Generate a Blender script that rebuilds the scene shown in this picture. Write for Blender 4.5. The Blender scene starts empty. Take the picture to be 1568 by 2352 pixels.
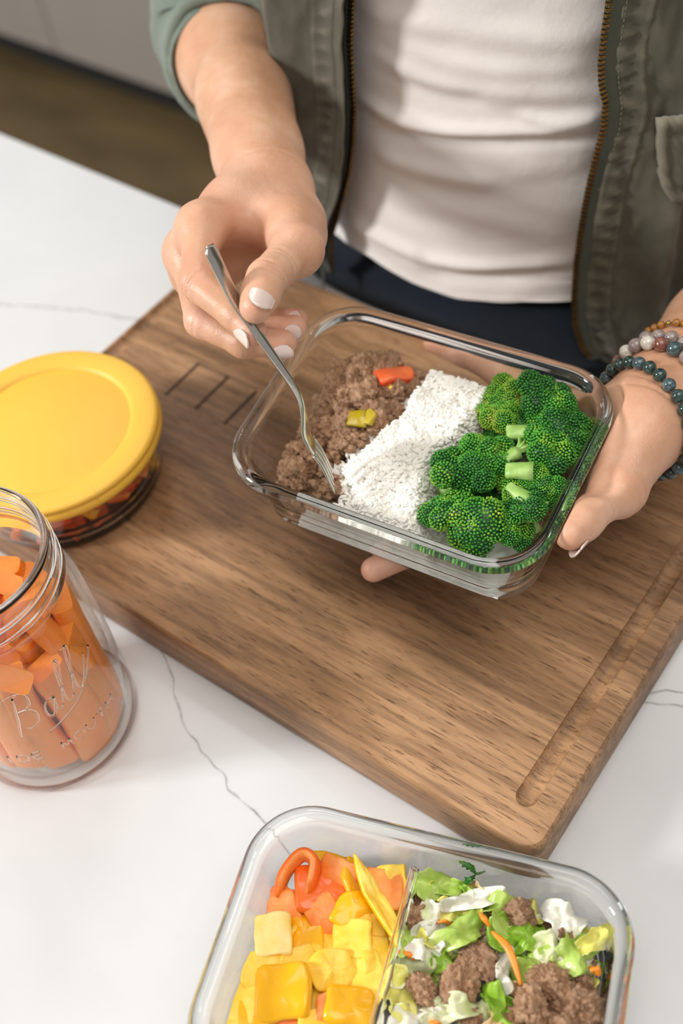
import bpy, bmesh, math, random
import numpy as np
from mathutils import Vector, Matrix, noise
from math import sin, cos, pi, radians, sqrt, atan2

random.seed(7); np.random.seed(7)
SC = bpy.context.scene
COL = SC.collection

# ------------------------------------------------------------------ camera
CX, CY, FPX = 784.0, 1176.0, 2572.25
CAMZ = 0.63
R_RIGHT = np.array([0.80451355, 0.58299286, -0.11347806])
R_DOWN = np.array([0.39899709, -0.67203296, -0.62383734])
R_FWD = np.array([-0.43995371, 0.45660818, -0.77327208])
RM = np.array([R_RIGHT, R_DOWN, R_FWD])
CAM = np.array([0, 0, CAMZ])
cam_d = bpy.data.cameras.new('camera')
cam = bpy.data.objects.new('camera', cam_d)
COL.objects.link(cam)
cam_d.sensor_fit = 'VERTICAL'; cam_d.sensor_height = 36.0; cam_d.lens = FPX / 2352 * 36.0
cam_d.clip_start = 0.02; cam_d.clip_end = 30
m = Matrix.Identity(4)
for i in range(3):
    m[i][0] = R_RIGHT[i]; m[i][1] = -R_DOWN[i]; m[i][2] = -R_FWD[i]
m.translation = Vector(CAM)
cam.matrix_world = m
cam_d.dof.use_dof = True
cam_d.dof.focus_distance = 0.622
cam_d.dof.aperture_fstop = 4.2
SC.camera = cam

# ------------------------------------------------------------------ world, lights, exposure
w = bpy.data.worlds.new('world'); SC.world = w; w.use_nodes = True
w.node_tree.nodes['Background'].inputs[0].default_value = (1.0, 0.98, 0.955, 1)
w.node_tree.nodes['Background'].inputs[1].default_value = 0.42
SC.view_settings.view_transform = 'Standard'
SC.view_settings.look = 'None'
SC.view_settings.gamma = 1.0
SC.view_settings.use_curve_mapping = False
SC.view_settings.exposure = 0.0

SC.cycles.max_bounces = 16; SC.cycles.transmission_bounces = 14; SC.cycles.transparent_max_bounces = 32

def area(name, loc, target, size, power, col, sy=None):
    l = bpy.data.lights.new(name, 'AREA'); l.energy = power; l.color = col
    l.shape = 'RECTANGLE'; l.size = size; l.size_y = sy or size
    o = bpy.data.objects.new(name, l); COL.objects.link(o)
    o.location = loc
    o.rotation_euler = (Vector(target) - Vector(loc)).to_track_quat('-Z', 'Y').to_euler()
    return o
area('window_light', (-3.7, -3.0, 2.55), (-0.35, 0.4, 0.1), 0.7, 262, (0.97, 0.985, 1.0), 1.0)
area('ceiling_light', (0.15, 0.1, 2.0), (-0.25, 0.35, 0.0), 1.3, 20, (1.0, 0.955, 0.89), 1.3)
area('ceiling_panel', (-1.35, 1.55, 2.1), (-0.3, 0.35, 0.0), 0.55, 9, (1.0, 0.97, 0.94), 0.9)

for q in ((-2.0, 0.9, 2.1), (-1.1, 2.3, 2.2), (-0.2, 2.5, 2.2), (0.9, 1.2, 2.1)):
    area('added_glint_light', q, (q[0] * .7 - .1, q[1] * .7 + .1, 0), 0.16, 2.4, (1.0, 0.97, 0.92))  # small unseen lights, added to draw bright streaks on the glass rims

# ------------------------------------------------------------------ pixel -> world (a point at a height, or at a depth)
def ray(u, v):
    return np.array([(u - CX) / FPX, (v - CY) / FPX, 1.0]) @ RM
def at(u, v, z):
    r = ray(u, v); return CAM + r * (z - CAMZ) / r[2]
def atd(u, v, d):
    return CAM + ray(u, v) * d
def pix(p):
    q = (np.asarray(p, float) - CAM) @ RM.T
    return np.array([CX + FPX * q[0] / q[2], CY + FPX * q[1] / q[2]])

# ------------------------------------------------------------------ materials
def newmat(name):
    m = bpy.data.materials.new(name); m.use_nodes = True
    nt = m.node_tree; return m, nt, nt.nodes, nt.links, nt.nodes['Principled BSDF']
def rgb(h):
    h = h.lstrip('#'); c = [int(h[i:i+2], 16) / 255 for i in (0, 2, 4)]
    return tuple((x / 12.92 if x <= .04045 else ((x + .055) / 1.055) ** 2.4) for x in c) + (1,)
def ramp(N, stops):
    r = N.new('ShaderNodeValToRGB'); e = r.color_ramp.elements
    e[0].position, e[0].color = stops[0]; e[1].position, e[1].color = stops[-1]
    for p, c in stops[1:-1]:
        x = e.new(p); x.color = c
    return r
def coords(N, L, scale=(1, 1, 1), kind='Object'):
    tc = N.new('ShaderNodeTexCoord'); mp = N.new('ShaderNodeMapping')
    mp.inputs['Scale'].default_value = scale
    L.new(tc.outputs[kind], mp.inputs['Vector']); return mp.outputs['Vector']
def ntex(N, L, vec, scale, detail=4, rough=.5, dist=0):
    n = N.new('ShaderNodeTexNoise'); n.inputs['Scale'].default_value = scale
    n.inputs['Detail'].default_value = detail; n.inputs['Roughness'].default_value = rough
    n.inputs['Distortion'].default_value = dist
    if vec is not None: L.new(vec, n.inputs['Vector'])
    return n.outputs['Fac']
def bump(N, L, h, p, strength=.3, dist=.001, prev=None):
    b = N.new('ShaderNodeBump'); b.inputs['Strength'].default_value = strength; b.inputs['Distance'].default_value = dist
    L.new(h, b.inputs['Height'])
    if prev is not None: L.new(prev, b.inputs['Normal'])
    if p is not None: L.new(b.outputs['Normal'], p.inputs['Normal'])
    return b.outputs['Normal']
def simple(name, stops, scale=40, rough=.5, bs=.2, bd=.0005, bscale=None, sss=0, sssr=(.004, .002, .001), coat=0, spec=.5, detail=4, sc3=(1, 1, 1), metallic=0):
    m, nt, N, L, P = newmat(name)
    v = coords(N, L, sc3)
    f = ntex(N, L, v, scale, detail)
    if len(stops) == 1: stops = [(0, stops[0]), (1, stops[0])]
    elif len(stops[0]) == 4:
        n_ = len(stops); stops = [(.3 + .4 * i / (n_ - 1), c) for i, c in enumerate(stops)]
    r = ramp(N, stops); L.new(f, r.inputs['Fac']); L.new(r.outputs['Color'], P.inputs['Base Color'])
    P.inputs['Roughness'].default_value = rough
    P.inputs['Metallic'].default_value = metallic
    P.inputs['Specular IOR Level'].default_value = spec
    if sss:
        P.inputs['Subsurface Weight'].default_value = sss; P.inputs['Subsurface Radius'].default_value = sssr
        P.inputs['Subsurface Scale'].default_value = 1.0
    if coat: P.inputs['Coat Weight'].default_value = coat; P.inputs['Coat Roughness'].default_value = .12
    if bs:
        b = ntex(N, L, v, bscale or scale * 4, 5); bump(N, L, b, P, bs, bd)
    return m

M = {}
# walnut: grain along the board's own length
def walnut(name, end=False):
    m, nt, N, L, P = newmat(name)
    tc = N.new('ShaderNodeTexCoord')
    # a knot pulls the grain lines aside
    base = tc.outputs['Object']
    v1 = N.new('ShaderNodeMapping'); v1.inputs['Scale'].default_value = (1.6, 11, 11); L.new(base, v1.inputs['Vector'])
    big = ntex(N, L, v1.outputs[0], 1.0, 5, .55, 1.4)
    v2 = N.new('ShaderNodeMapping'); v2.inputs['Scale'].default_value = (9, 130, 130); L.new(base, v2.inputs['Vector'])
    fine = ntex(N, L, v2.outputs[0], 1.6, 5, .6, .5)
    v3 = N.new('ShaderNodeMapping'); v3.inputs['Scale'].default_value = (55, 620, 620); L.new(base, v3.inputs['Vector'])
    pore = ntex(N, L, v3.outputs[0], 1.5, 2, .5)
    v4 = N.new('ShaderNodeMapping'); v4.inputs['Scale'].default_value = (3.0, 3.6, 3.6); L.new(base, v4.inputs['Vector'])
    broad = ntex(N, L, v4.outputs[0], 1.0, 2, .5, .4)
    r1 = ramp(N, [(.28, rgb('#6f5139')), (.44, rgb('#93704f')), (.58, rgb('#b08a66')), (.74, rgb('#c39c77'))])
    L.new(big, r1.inputs['Fac'])
    r2 = ramp(N, [(.35, (.52, .49, .46, 1)), (.6, (1.08, 1.06, 1.04, 1))]); L.new(fine, r2.inputs['Fac'])
    mx = N.new('ShaderNodeMix'); mx.data_type = 'RGBA'; mx.blend_type = 'MULTIPLY'; mx.inputs[0].default_value = .85
    L.new(r1.outputs[0], mx.inputs[6]); L.new(r2.outputs[0], mx.inputs[7])
    r3 = ramp(N, [(.32, (.30, .24, .2, 1)), (.40, (1, 1, 1, 1))]); L.new(pore, r3.inputs['Fac'])
    mx2 = N.new('ShaderNodeMix'); mx2.data_type = 'RGBA'; mx2.blend_type = 'MULTIPLY'; mx2.inputs[0].default_value = .8
    L.new(mx.outputs[2], mx2.inputs[6]); L.new(r3.outputs[0], mx2.inputs[7])
    r4 = ramp(N, [(.35, (.50, .46, .45, 1)), (.62, (1.14, 1.08, 1.0, 1))]); L.new(broad, r4.inputs['Fac'])
    mx3 = N.new('ShaderNodeMix'); mx3.data_type = 'RGBA'; mx3.blend_type = 'MULTIPLY'; mx3.inputs[0].default_value = .55
    L.new(mx2.outputs[2], mx3.inputs[6]); L.new(r4.outputs[0], mx3.inputs[7])
    L.new(mx3.outputs[2], P.inputs['Base Color'])
    P.inputs['Roughness'].default_value = .48
    P.inputs['Specular IOR Level'].default_value = .4
    n1 = bump(N, L, pore, None, .25, .0006)
    bump(N, L, fine, P, .12, .0008, n1)
    return m
M['walnut'] = walnut('walnut')
M['burn'] = simple('burnt_wood', [rgb('#2a1c10'), rgb('#3a2819')], 200, .8)

def quartz():
    m, nt, N, L, P = newmat('white_quartz')
    v = coords(N, L)
    f = ntex(N, L, v, 5, 4, .6, .6)
    r = ramp(N, [(.3, rgb('#d6d6d6')), (.7, rgb('#dddddd'))]); L.new(f, r.inputs['Fac'])
    L.new(r.outputs[0], P.inputs['Base Color'])
    P.inputs['Roughness'].default_value = .22; P.inputs['Specular IOR Level'].default_value = .45
    return m
M['quartz'] = quartz()
def vein_mat():
    m, nt, N, L, P = newmat('grey_vein')
    tc = N.new('ShaderNodeTexCoord'); sep = N.new('ShaderNodeSeparateXYZ'); L.new(tc.outputs['UV'], sep.inputs[0])
    mr = N.new('ShaderNodeMath'); mr.operation = 'SUBTRACT'; mr.inputs[1].default_value = .5; L.new(sep.outputs['Y'], mr.inputs[0])
    ab = N.new('ShaderNodeMath'); ab.operation = 'ABSOLUTE'; L.new(mr.outputs[0], ab.inputs[0])
    mp = N.new('ShaderNodeMapRange'); mp.inputs[1].default_value = .0; mp.inputs[2].default_value = .5; mp.inputs[3].default_value = 1; mp.inputs[4].default_value = 0
    L.new(ab.outputs[0], mp.inputs[0])
    pw = N.new('ShaderNodeMath'); pw.operation = 'POWER'; pw.inputs[1].default_value = 2.2; L.new(mp.outputs[0], pw.inputs[0])
    n = ntex(N, L, tc.outputs['Object'], 90, 4, .6)
    rr = ramp(N, [(.3, (.15, .15, .15, 1)), (.7, (1, 1, 1, 1))]); L.new(n, rr.inputs['Fac'])
    mu = N.new('ShaderNodeMath'); mu.operation = 'MULTIPLY'; L.new(pw.outputs[0], mu.inputs[0]); L.new(rr.outputs[0], mu.inputs[1])
    mu2 = N.new('ShaderNodeMath'); mu2.operation = 'MULTIPLY'; mu2.inputs[1].default_value = .62; L.new(mu.outputs[0], mu2.inputs[0])
    L.new(mu2.outputs[0], P.inputs['Alpha'])
    P.inputs['Base Color'].default_value = rgb('#8a8a88'); P.inputs['Roughness'].default_value = .25
    return m
M['vein'] = vein_mat()

def glassmat(name, tint=(.985, .995, .99, 1), rough=0.0, ior=1.46):
    m, nt, N, L, P = newmat(name)
    N.remove(P)
    g = N.new('ShaderNodeBsdfGlass'); g.inputs['Color'].default_value = tint; g.inputs['IOR'].default_value = ior; g.inputs['Roughness'].default_value = rough
    L.new(g.outputs[0], N['Material Output'].inputs['Surface'])
    return m
M['glass'] = glassmat('clear_glass')
M['jarglass'] = glassmat('jar_glass', (.99, .997, .995, 1))
def thinglass(name, tint):
    m, nt, N, L, P = newmat(name); N.remove(P)
    t = N.new('ShaderNodeBsdfTransparent'); t.inputs['Color'].default_value = tint
    g = N.new('ShaderNodeBsdfGlossy'); g.inputs['Roughness'].default_value = .01; g.inputs['Color'].default_value = (1, 1, 1, 1)
    lw = N.new('ShaderNodeLayerWeight'); lw.inputs['Blend'].default_value = .5
    pw = N.new('ShaderNodeMath'); pw.operation = 'POWER'; pw.inputs[1].default_value = 4.5; L.new(lw.outputs['Facing'], pw.inputs[0])
    ma = N.new('ShaderNodeMath'); ma.operation = 'MULTIPLY_ADD'; ma.inputs[1].default_value = .80; ma.inputs[2].default_value = .035; L.new(pw.outputs[0], ma.inputs[0])
    mx = N.new('ShaderNodeMixShader'); L.new(ma.outputs[0], mx.inputs[0]); L.new(t.outputs[0], mx.inputs[1]); L.new(g.outputs[0], mx.inputs[2])
    L.new(mx.outputs[0], N['Material Output'].inputs['Surface']); return m
M['thinglass'] = thinglass('thin_clear_glass', (.975, .985, .98, 1))

M['lid'] = simple('yellow_lid', [rgb('#eab740'), rgb('#edbe4a')], 8, .5, .05, .0003, 300, sss=.15, sssr=(.004, .003, .001))
M['steel'] = simple('brushed_steel', [rgb('#b9b4ac'), rgb('#cfcac2')], 60, .2, 0, metallic=1)
M['brass'] = simple('antique_brass', [rgb('#5c431f'), rgb('#94703a')], 300, .35, 0, metallic=1)
M['nail'] = simple('nail_polish', [rgb('#dcc6bb'), rgb('#e2cec4')], 20, .28, 0, coat=.4)

def skinmat():
    m, nt, N, L, P = newmat('skin')
    v = coords(N, L)
    f = ntex(N, L, v, 30, 5, .6)
    r = ramp(N, [(.3, rgb('#c39170')), (.5, rgb('#cf9f7e')), (.72, rgb('#dab195'))]); L.new(f, r.inputs['Fac'])
    a = N.new('ShaderNodeAttribute'); a.attribute_name = 'flush'
    f2 = ntex(N, L, v, 75, 4, .6); r2 = ramp(N, [(.3, rgb('#dc9782')), (.7, rgb('#e6b09c'))]); L.new(f2, r2.inputs['Fac'])
    mx = N.new('ShaderNodeMix'); mx.data_type = 'RGBA'; L.new(a.outputs['Fac'], mx.inputs[0]); L.new(r.outputs[0], mx.inputs[6]); L.new(r2.outputs[0], mx.inputs[7])
    L.new(mx.outputs[2], P.inputs['Base Color'])
    P.inputs['Roughness'].default_value = .44; P.inputs['Specular IOR Level'].default_value = .45
    P.inputs['Subsurface Weight'].default_value = .12; P.inputs['Subsurface Radius'].default_value = (.005, .002, .0011); P.inputs['Subsurface Scale'].default_value = 1
    b0 = ntex(N, L, v, 55, 3, .5); n0 = bump(N, L, b0, None, .30, .0022)
    b1 = ntex(N, L, v, 230, 5, .65); n1 = bump(N, L, b1, None, .28, .0010, n0)
    vo = N.new('ShaderNodeTexVoronoi'); vo.inputs['Scale'].default_value = 700; L.new(v, vo.inputs['Vector'])
    bump(N, L, vo.outputs['Distance'], P, .18, .0004, n1)
    return m
M['skin'] = skinmat()

def fabric(name, c0, c1, weave=1400, rough=.9, twill=False, bs=.35, sheen=.2, worn=None):
    m, nt, N, L, P = newmat(name)
    v = coords(N, L)
    f = ntex(N, L, v, 14, 6, .62)
    r = ramp(N, [(.33, c0), (.68, c1)]); L.new(f, r.inputs['Fac'])
    out = r.outputs[0]
    if worn:
        g = N.new('ShaderNodeNewGeometry')
        rr = ramp(N, [(.50, (0, 0, 0, 1)), (.60, (1, 1, 1, 1))]); L.new(g.outputs['Pointiness'], rr.inputs['Fac'])
        mx = N.new('ShaderNodeMix'); mx.data_type = 'RGBA'; L.new(rr.outputs[0], mx.inputs[0]); L.new(out, mx.inputs[6]); mx.inputs[7].default_value = worn
        out = mx.outputs[2]
    L.new(out, P.inputs['Base Color'])
    P.inputs['Roughness'].default_value = rough; P.inputs['Sheen Weight'].default_value = sheen; P.inputs['Specular IOR Level'].default_value = .2
    wv = N.new('ShaderNodeTexWave'); wv.inputs['Scale'].default_value = weave / 6.28; wv.bands_direction = 'DIAGONAL' if twill else 'X'
    L.new(v, wv.inputs['Vector'])
    n1 = bump(N, L, wv.outputs['Fac'], None, bs, .0003)
    g2 = ntex(N, L, v, 130, 5, .6); bump(N, L, g2, P, .3, .0012, n1)
    return m
M['shirt'] = fabric('white_cotton', rgb('#ddd5cf'), rgb('#e3dcd6'), 2200, .9, bs=.12, sheen=.1)
M['jacket'] = fabric('olive_twill', rgb('#4c493c'), rgb('#5c584b'), 1800, .92, True, .4, .15, rgb('#827c6a'))
M['jacketdark'] = fabric('olive_tape', rgb('#3e4134'), rgb('#4d5042'), 2500, .9, False)
M['cuff'] = fabric('grey_green_twill', rgb('#6b7468'), rgb('#808a7d'), 1800, .9, True, .3, .15)
M['denim'] = fabric('dark_denim', rgb('#0b1017'), rgb('#141e2a'), 1800, .85, True, .4, .1)
M['thread'] = simple('thread', [rgb('#6f6c58')], 10, .9, 0)

# foods
def beefmat(name, k):
    m, nt, N, L, P = newmat(name)
    v = coords(N, L)
    f = ntex(N, L, v, 2.6 * k, 7, .72)
    r = ramp(N, [(.32, rgb('#7a5235')), (.45, rgb('#ab7f5d')), (.58, rgb('#c59d7b')), (.72, rgb('#ddb892'))]); L.new(f, r.inputs['Fac'])
    a = N.new('ShaderNodeObjectInfo')
    hs = N.new('ShaderNodeHueSaturation'); L.new(r.outputs[0], hs.inputs['Color'])
    mr = N.new('ShaderNodeMapRange'); mr.inputs[3].default_value = .88; mr.inputs[4].default_value = 1.15; L.new(a.outputs['Random'], mr.inputs[0]); L.new(mr.outputs[0], hs.inputs['Value'])
    L.new(hs.outputs[0], P.inputs['Base Color'])
    P.inputs['Roughness'].default_value = .42; P.inputs['Specular IOR Level'].default_value = .5
    b = ntex(N, L, v, 6.0 * k, 6, .75); bump(N, L, b, P, .9, .0016)
    return m
M['beef'] = beefmat('cooked_beef', 1); M['beefcrumb'] = beefmat('cooked_beef_crumbs', 90)
M['rice'] = simple('boiled_rice', [rgb('#eeeae1'), rgb('#f5f2ea')], 60, .6, .1, .0002, 900, spec=.25)
def budmat():
    m, nt, N, L, P = newmat('broccoli_buds')
    a = N.new('ShaderNodeAttribute'); a.attribute_name = 'tone'
    r = ramp(N, [(.0, rgb('#0c3a16')), (.32, rgb('#1c5a22')), (.55, rgb('#46952a')), (.82, rgb('#86b52f')), (1.0, rgb('#bccb4f'))])
    L.new(a.outputs['Fac'], r.inputs['Fac']); L.new(r.outputs[0], P.inputs['Base Color'])
    P.inputs['Roughness'].default_value = .38; P.inputs['Specular IOR Level'].default_value = .5
    return m
M['bud'] = budmat()
M['stem'] = simple('broccoli_stem', [rgb('#7fae45'), rgb('#b4d080')], 90, .4, .25, .0005, 500, sss=.25, sc3=(1, 1, .2))
def veg(name, skin, a, b, sss=.12):
    M[name + '_skin'] = simple(name + '_skin', [skin], 30, .26, .10, .0005, 160, sss=.08, sssr=(.004, .003, .001), coat=.12)
    M[name] = simple(name + '_flesh', [a, b], 110, .42, .40, .0008, 320, sss=sss, sssr=(.004, .003, .001), coat=.05)
veg('yellow_pepper', rgb('#f3b000'), rgb('#f6be18'), rgb('#fbd55a'))
veg('orange_pepper', rgb('#f5701c'), rgb('#f6802a'), rgb('#fba352'))
veg('pale_pepper', rgb('#f5c22a'), rgb('#f7d063'), rgb('#fae29a'))
veg('red_pepper', rgb('#e24a22'), rgb('#e4582a'), rgb('#ee7c42'))
M['carrot'] = simple('carrot_stick', [rgb('#f58422'), rgb('#fd9a3a')], 60, .42, .25, .0006, 260, sss=.5, sssr=(.008, .004, .0015), sc3=(1, 1, .25))
M['shred'] = simple('carrot_shred', [rgb('#ee7d12'), rgb('#f79a30')], 90, .35, .2, .0004, 400, sss=.2)
def leafmat(name, c0, c1, c2, scale=45):
    m, nt, N, L, P = newmat(name)
    v = coords(N, L)
    f = ntex(N, L, v, scale, 3, .55, .8)
    r = ramp(N, [(.3, c0), (.5, c1), (.7, c2)]); L.new(f, r.inputs['Fac']); L.new(r.outputs[0], P.inputs['Base Color'])
    P.inputs['Roughness'].default_value = .3; P.inputs['Subsurface Weight'].default_value = .35; P.inputs['Subsurface Radius'].default_value = (.003, .003, .001)
    g = ntex(N, L, v, 170, 4, .6); bump(N, L, g, P, .35, .0008)
    return m
M['cabbage_green'] = leafmat('green_cabbage', rgb('#8db23a'), rgb('#b3cb62'), rgb('#d2de93'))
M['cabbage_bright'] = leafmat('bright_green_leaf', rgb('#6d9d1e'), rgb('#92b93a'), rgb('#b4cc60'))
M['cabbage_pale'] = leafmat('pale_cabbage', rgb('#c7d38d'), rgb('#dfe2b8'), rgb('#efe9d4'))
M['cabbage_yellow'] = leafmat('yellow_cabbage', rgb('#d5cc50'), rgb('#e2dc7c'), rgb('#eee9ae'))
M['cabbage_white'] = leafmat('white_cabbage', rgb('#e3e0c8'), rgb('#efece0'), rgb('#f5f3ec'))
M['cabbage_tan'] = leafmat('stained_cabbage', rgb('#d0a270'), rgb('#dcbd8c'), rgb('#d5cf94'))
M['parsley'] = leafmat('parsley_leaf', rgb('#1b6416'), rgb('#2b7a20'), rgb('#37892a'))
M['floor'] = simple('dark_floor', [rgb('#4a3c24'), rgb('#665334')], 3, .55, .1, .001, 30, sc3=(1, 4, 1))
M['cabinet'] = simple('grey_cabinet', [rgb('#8e857d'), rgb('#948b83')], 4, .5, 0)
M['black'] = simple('dark_recess', [rgb('#14120d')], 4, .8, 0)

# ------------------------------------------------------------------ helpers
def setp(o, label=None, cat=None, group=None, kind=None):
    if label: o['label'] = label
    if cat: o['category'] = cat
    if group: o['group'] = group
    if kind: o['kind'] = kind
    return o
def mesh_obj(name, verts, faces, mat, parent=None, smooth=True, mats=None, fmat=None):
    me = bpy.data.meshes.new(name)
    verts = np.asarray(verts, dtype=np.float32)
    if isinstance(faces, np.ndarray):
        n, k = faces.shape
        me.vertices.add(len(verts)); me.vertices.foreach_set('co', verts.ravel())
        me.loops.add(n * k); me.loops.foreach_set('vertex_index', faces.astype(np.int32).ravel())
        me.polygons.add(n); me.polygons.foreach_set('loop_start', np.arange(n, dtype=np.int32) * k)
        me.update(calc_edges=True)
    else:
        me.from_pydata([tuple(map(float, v)) for v in verts], [], faces)
    for mm in (mats or [mat]): me.materials.append(mm)
    if fmat is not None: me.polygons.foreach_set('material_index', np.asarray(fmat, dtype=np.int32))
    if smooth: me.polygons.foreach_set('use_smooth', np.ones(len(me.polygons), dtype=bool))
    me.update()
    o = bpy.data.objects.new(name, me); COL.objects.link(o)
    if parent is not None: o.parent = parent
    return o
def bm_obj(name, bm, mat, parent=None, smooth=True, mats=None):
    me = bpy.data.meshes.new(name); bmesh.ops.recalc_face_normals(bm, faces=bm.faces)
    bm.to_mesh(me); bm.free()
    for mm in (mats or [mat]): me.materials.append(mm)
    if smooth: me.polygons.foreach_set('use_smooth', np.ones(len(me.polygons), dtype=bool))
    o = bpy.data.objects.new(name, me); COL.objects.link(o)
    if parent is not None: o.parent = parent
    return o
def empty(name, loc=(0, 0, 0), rot=(0, 0, 0)):
    o = bpy.data.objects.new(name, None); COL.objects.link(o); o.location = loc; o.rotation_euler = rot
    o.empty_display_size = .02
    return o
def autosmooth(o, ang=35):
    me = o.data
    me.polygons.foreach_set('use_smooth', np.ones(len(me.polygons), dtype=bool))
    try: me.set_sharp_from_angle(angle=radians(ang))
    except Exception: pass
def box_bm(sx, sy, sz, bevel=0, seg=2, at_=(0, 0, 0)):
    bm = bmesh.new(); bmesh.ops.create_cube(bm, size=1)
    for v in bm.verts: v.co = Vector((v.co.x * sx + at_[0], v.co.y * sy + at_[1], v.co.z * sz + at_[2]))
    if bevel: bmesh.ops.bevel(bm, geom=list(bm.edges), offset=bevel, segments=seg, affect='EDGES', profile=.5)
    return bm
def tube(pts, rad, n=8, closed=False, flat=None, up=None, cap=True):
    """verts, faces of a tube; rad a number or list; flat=(a,b) scales the cross-section on 'up' and side."""
    P_ = [Vector(p) for p in pts]; k = len(P_)
    rad = [rad] * k if not hasattr(rad, '__len__') else list(rad)
    V, Fc = [], []; prev = None
    for i, p in enumerate(P_):
        a = P_[(i - 1) % k] if (closed or i > 0) else P_[i]; b = P_[(i + 1) % k] if (closed or i < k - 1) else P_[i]
        t = (b - a).normalized()
        if up is not None: u = Vector(up if not hasattr(up[0], '__len__') else up[i])
        else: u = prev if prev is not None else (Vector((0, 0, 1)) if abs(t.z) < .9 else Vector((1, 0, 0)))
        u = (u - t * u.dot(t)).normalized(); prev = u; s = t.cross(u)
        r = rad[i]; ra, rb = (r * flat[0], r * flat[1]) if flat else (r, r)
        if flat is None and hasattr(r, '__len__'): ra, rb = r
        for j in range(n):
            an = 2 * pi * j / n; V.append(p + u * cos(an) * ra + s * sin(an) * rb)
    m_ = k if closed else k - 1
    for i in range(m_):
        for j in range(n):
            a = i * n + j; b = i * n + (j + 1) % n; c = ((i + 1) % k) * n + (j + 1) % n; d = ((i + 1) % k) * n + j
            Fc.append((a, b, c, d))
    if not closed and cap:
        Fc.append(tuple(range(n))[::-1]); Fc.append(tuple((k - 1) * n + j for j in range(n)))
    return V, Fc
def spline(pts, n):
    """Catmull-Rom through the points, n samples per span"""
    P_ = np.array([list(p) for p in pts], float); out = []
    Q = np.vstack([2 * P_[0] - P_[1], P_, 2 * P_[-1] - P_[-2]])
    for i in range(1, len(Q) - 2):
        for k in range(n):
            t = k / n
            out.append(.5 * ((2 * Q[i]) + (-Q[i-1] + Q[i+1]) * t + (2*Q[i-1] - 5*Q[i] + 4*Q[i+1] - Q[i+2]) * t*t + (-Q[i-1] + 3*Q[i] - 3*Q[i+1] + Q[i+2]) * t**3))
    out.append(P_[-1]); return np.array(out)
def lathe(prof, n=96, closed=True):
    V = []; Fc = []; k = len(prof)
    for (r, z) in prof:
        for j in range(n):
            a = 2 * pi * j / n; V.append((r * cos(a), r * sin(a), z))
    for i in range(k - 1):
        for j in range(n):
            Fc.append((i * n + j, i * n + (j + 1) % n, (i + 1) * n + (j + 1) % n, (i + 1) * n + j))
    if closed:
        Fc.append(tuple(range(n))[::-1]); Fc.append(tuple((k - 1) * n + j for j in range(n)))
    return V, Fc
def fbm(p, o=4):
    s, a = 0, 1
    p = Vector(p)
    for _ in range(o): s += a * noise.noise(p); a *= .5; p = p * 2.03
    return s

# ================================================================== SETTING
CYAW = -0.032
def grp(p): return p
floor_z = -0.9
def rotz(p, a): return (p[0] * cos(a) - p[1] * sin(a), p[0] * sin(a) + p[1] * cos(a), p[2])
o = bm_obj('floor', box_bm(7, 6, .05, at_=(-1.5, 1.0, floor_z - .025)), M['floor'], smooth=False); setp(o, kind='structure')

# back run of grey cabinets: base line of the doors y ~1.62 at z=-.8, toe kick recessed
BY = 1.668
cab_root = empty('base_cabinet', (-2.2, BY, floor_z), (0, 0, CYAW))
setp(cab_root, 'long grey base cabinet with flat doors across the aisle', 'cabinet')
def cpart(name, bm, mat):
    return bm_obj(name, bm, mat, cab_root, smooth=False)
cpart('carcass', box_bm(5.2, .55, .79, .0, at_=(0, .32, .105 + .395)), M['cabinet'])
cpart('toe_kick', box_bm(5.2, .50, .10, .0, at_=(0, .345, .05)), M['black'])
dw = .62
for i in range(-4, 5):
    d_ = cpart('cabinet_door', box_bm(dw - .004, .02, .77, .002, 1, at_=(i * dw + .16, .035, .107 + .385)), M['cabinet'])
cpart('cabinet_worktop', box_bm(5.24, .62, .03, .003, at_=(0, .30, .91)), M['quartz'])

# ------------------------------------------------------------------ counter
CE = .5745
croot = empty('kitchen_island', (0, CE, 0), (0, 0, CYAW))
setp(croot, 'white quartz worktop with thin grey veins, beneath the board and containers', 'counter')
bm = box_bm(2.6, 1.5, .03, .003, 3, at_=(-.6, -.75, -.015))
ct = bm_obj('worktop', bm, M['quartz'], croot); autosmooth(ct, 40)
bm_obj('island_base', box_bm(2.5, 1.36, .868, at_=(-.6, -.75, -.032 - .434)), M['cabinet'], croot, smooth=False)
inv = Matrix.Rotation(-CYAW, 3, 'Z')
def vein(pts, w0, sub=6, seed=0, jit=.0012):
    P_ = spline([(p[0], p[1], 0) for p in pts], sub)
    V = []; Fc = []
    for i, p in enumerate(P_):
        t = P_[min(i + 1, len(P_) - 1)] - P_[max(i - 1, 0)]; t /= np.linalg.norm(t) + 1e-9
        nrm = np.array([-t[1], t[0], 0])
        j = noise.noise(Vector((p[0] * 90, p[1] * 90, seed))) * jit * 2
        ww = w0 * (.75 + .5 * noise.noise(Vector((i * .23, seed, 3.1))))
        c = p + nrm * j
        for s in (-1, 1):
            q = c + nrm * ww * s; l = inv @ Vector((q[0], q[1] - CE, 0)); V.append((l.x, l.y, .00012))
    n = len(P_)
    for i in range(n - 1): Fc.append((2*i, 2*i+2, 2*i+3, 2*i+1))
    o = mesh_obj('marble_vein', V, Fc, M['vein'], croot, smooth=False)
    uv = o.data.uv_layers.new(name='UVMap')
    for l in o.data.loops:
        uv.data[l.index].uv = ((l.vertex_index // 2) / n, float(l.vertex_index % 2))
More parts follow.
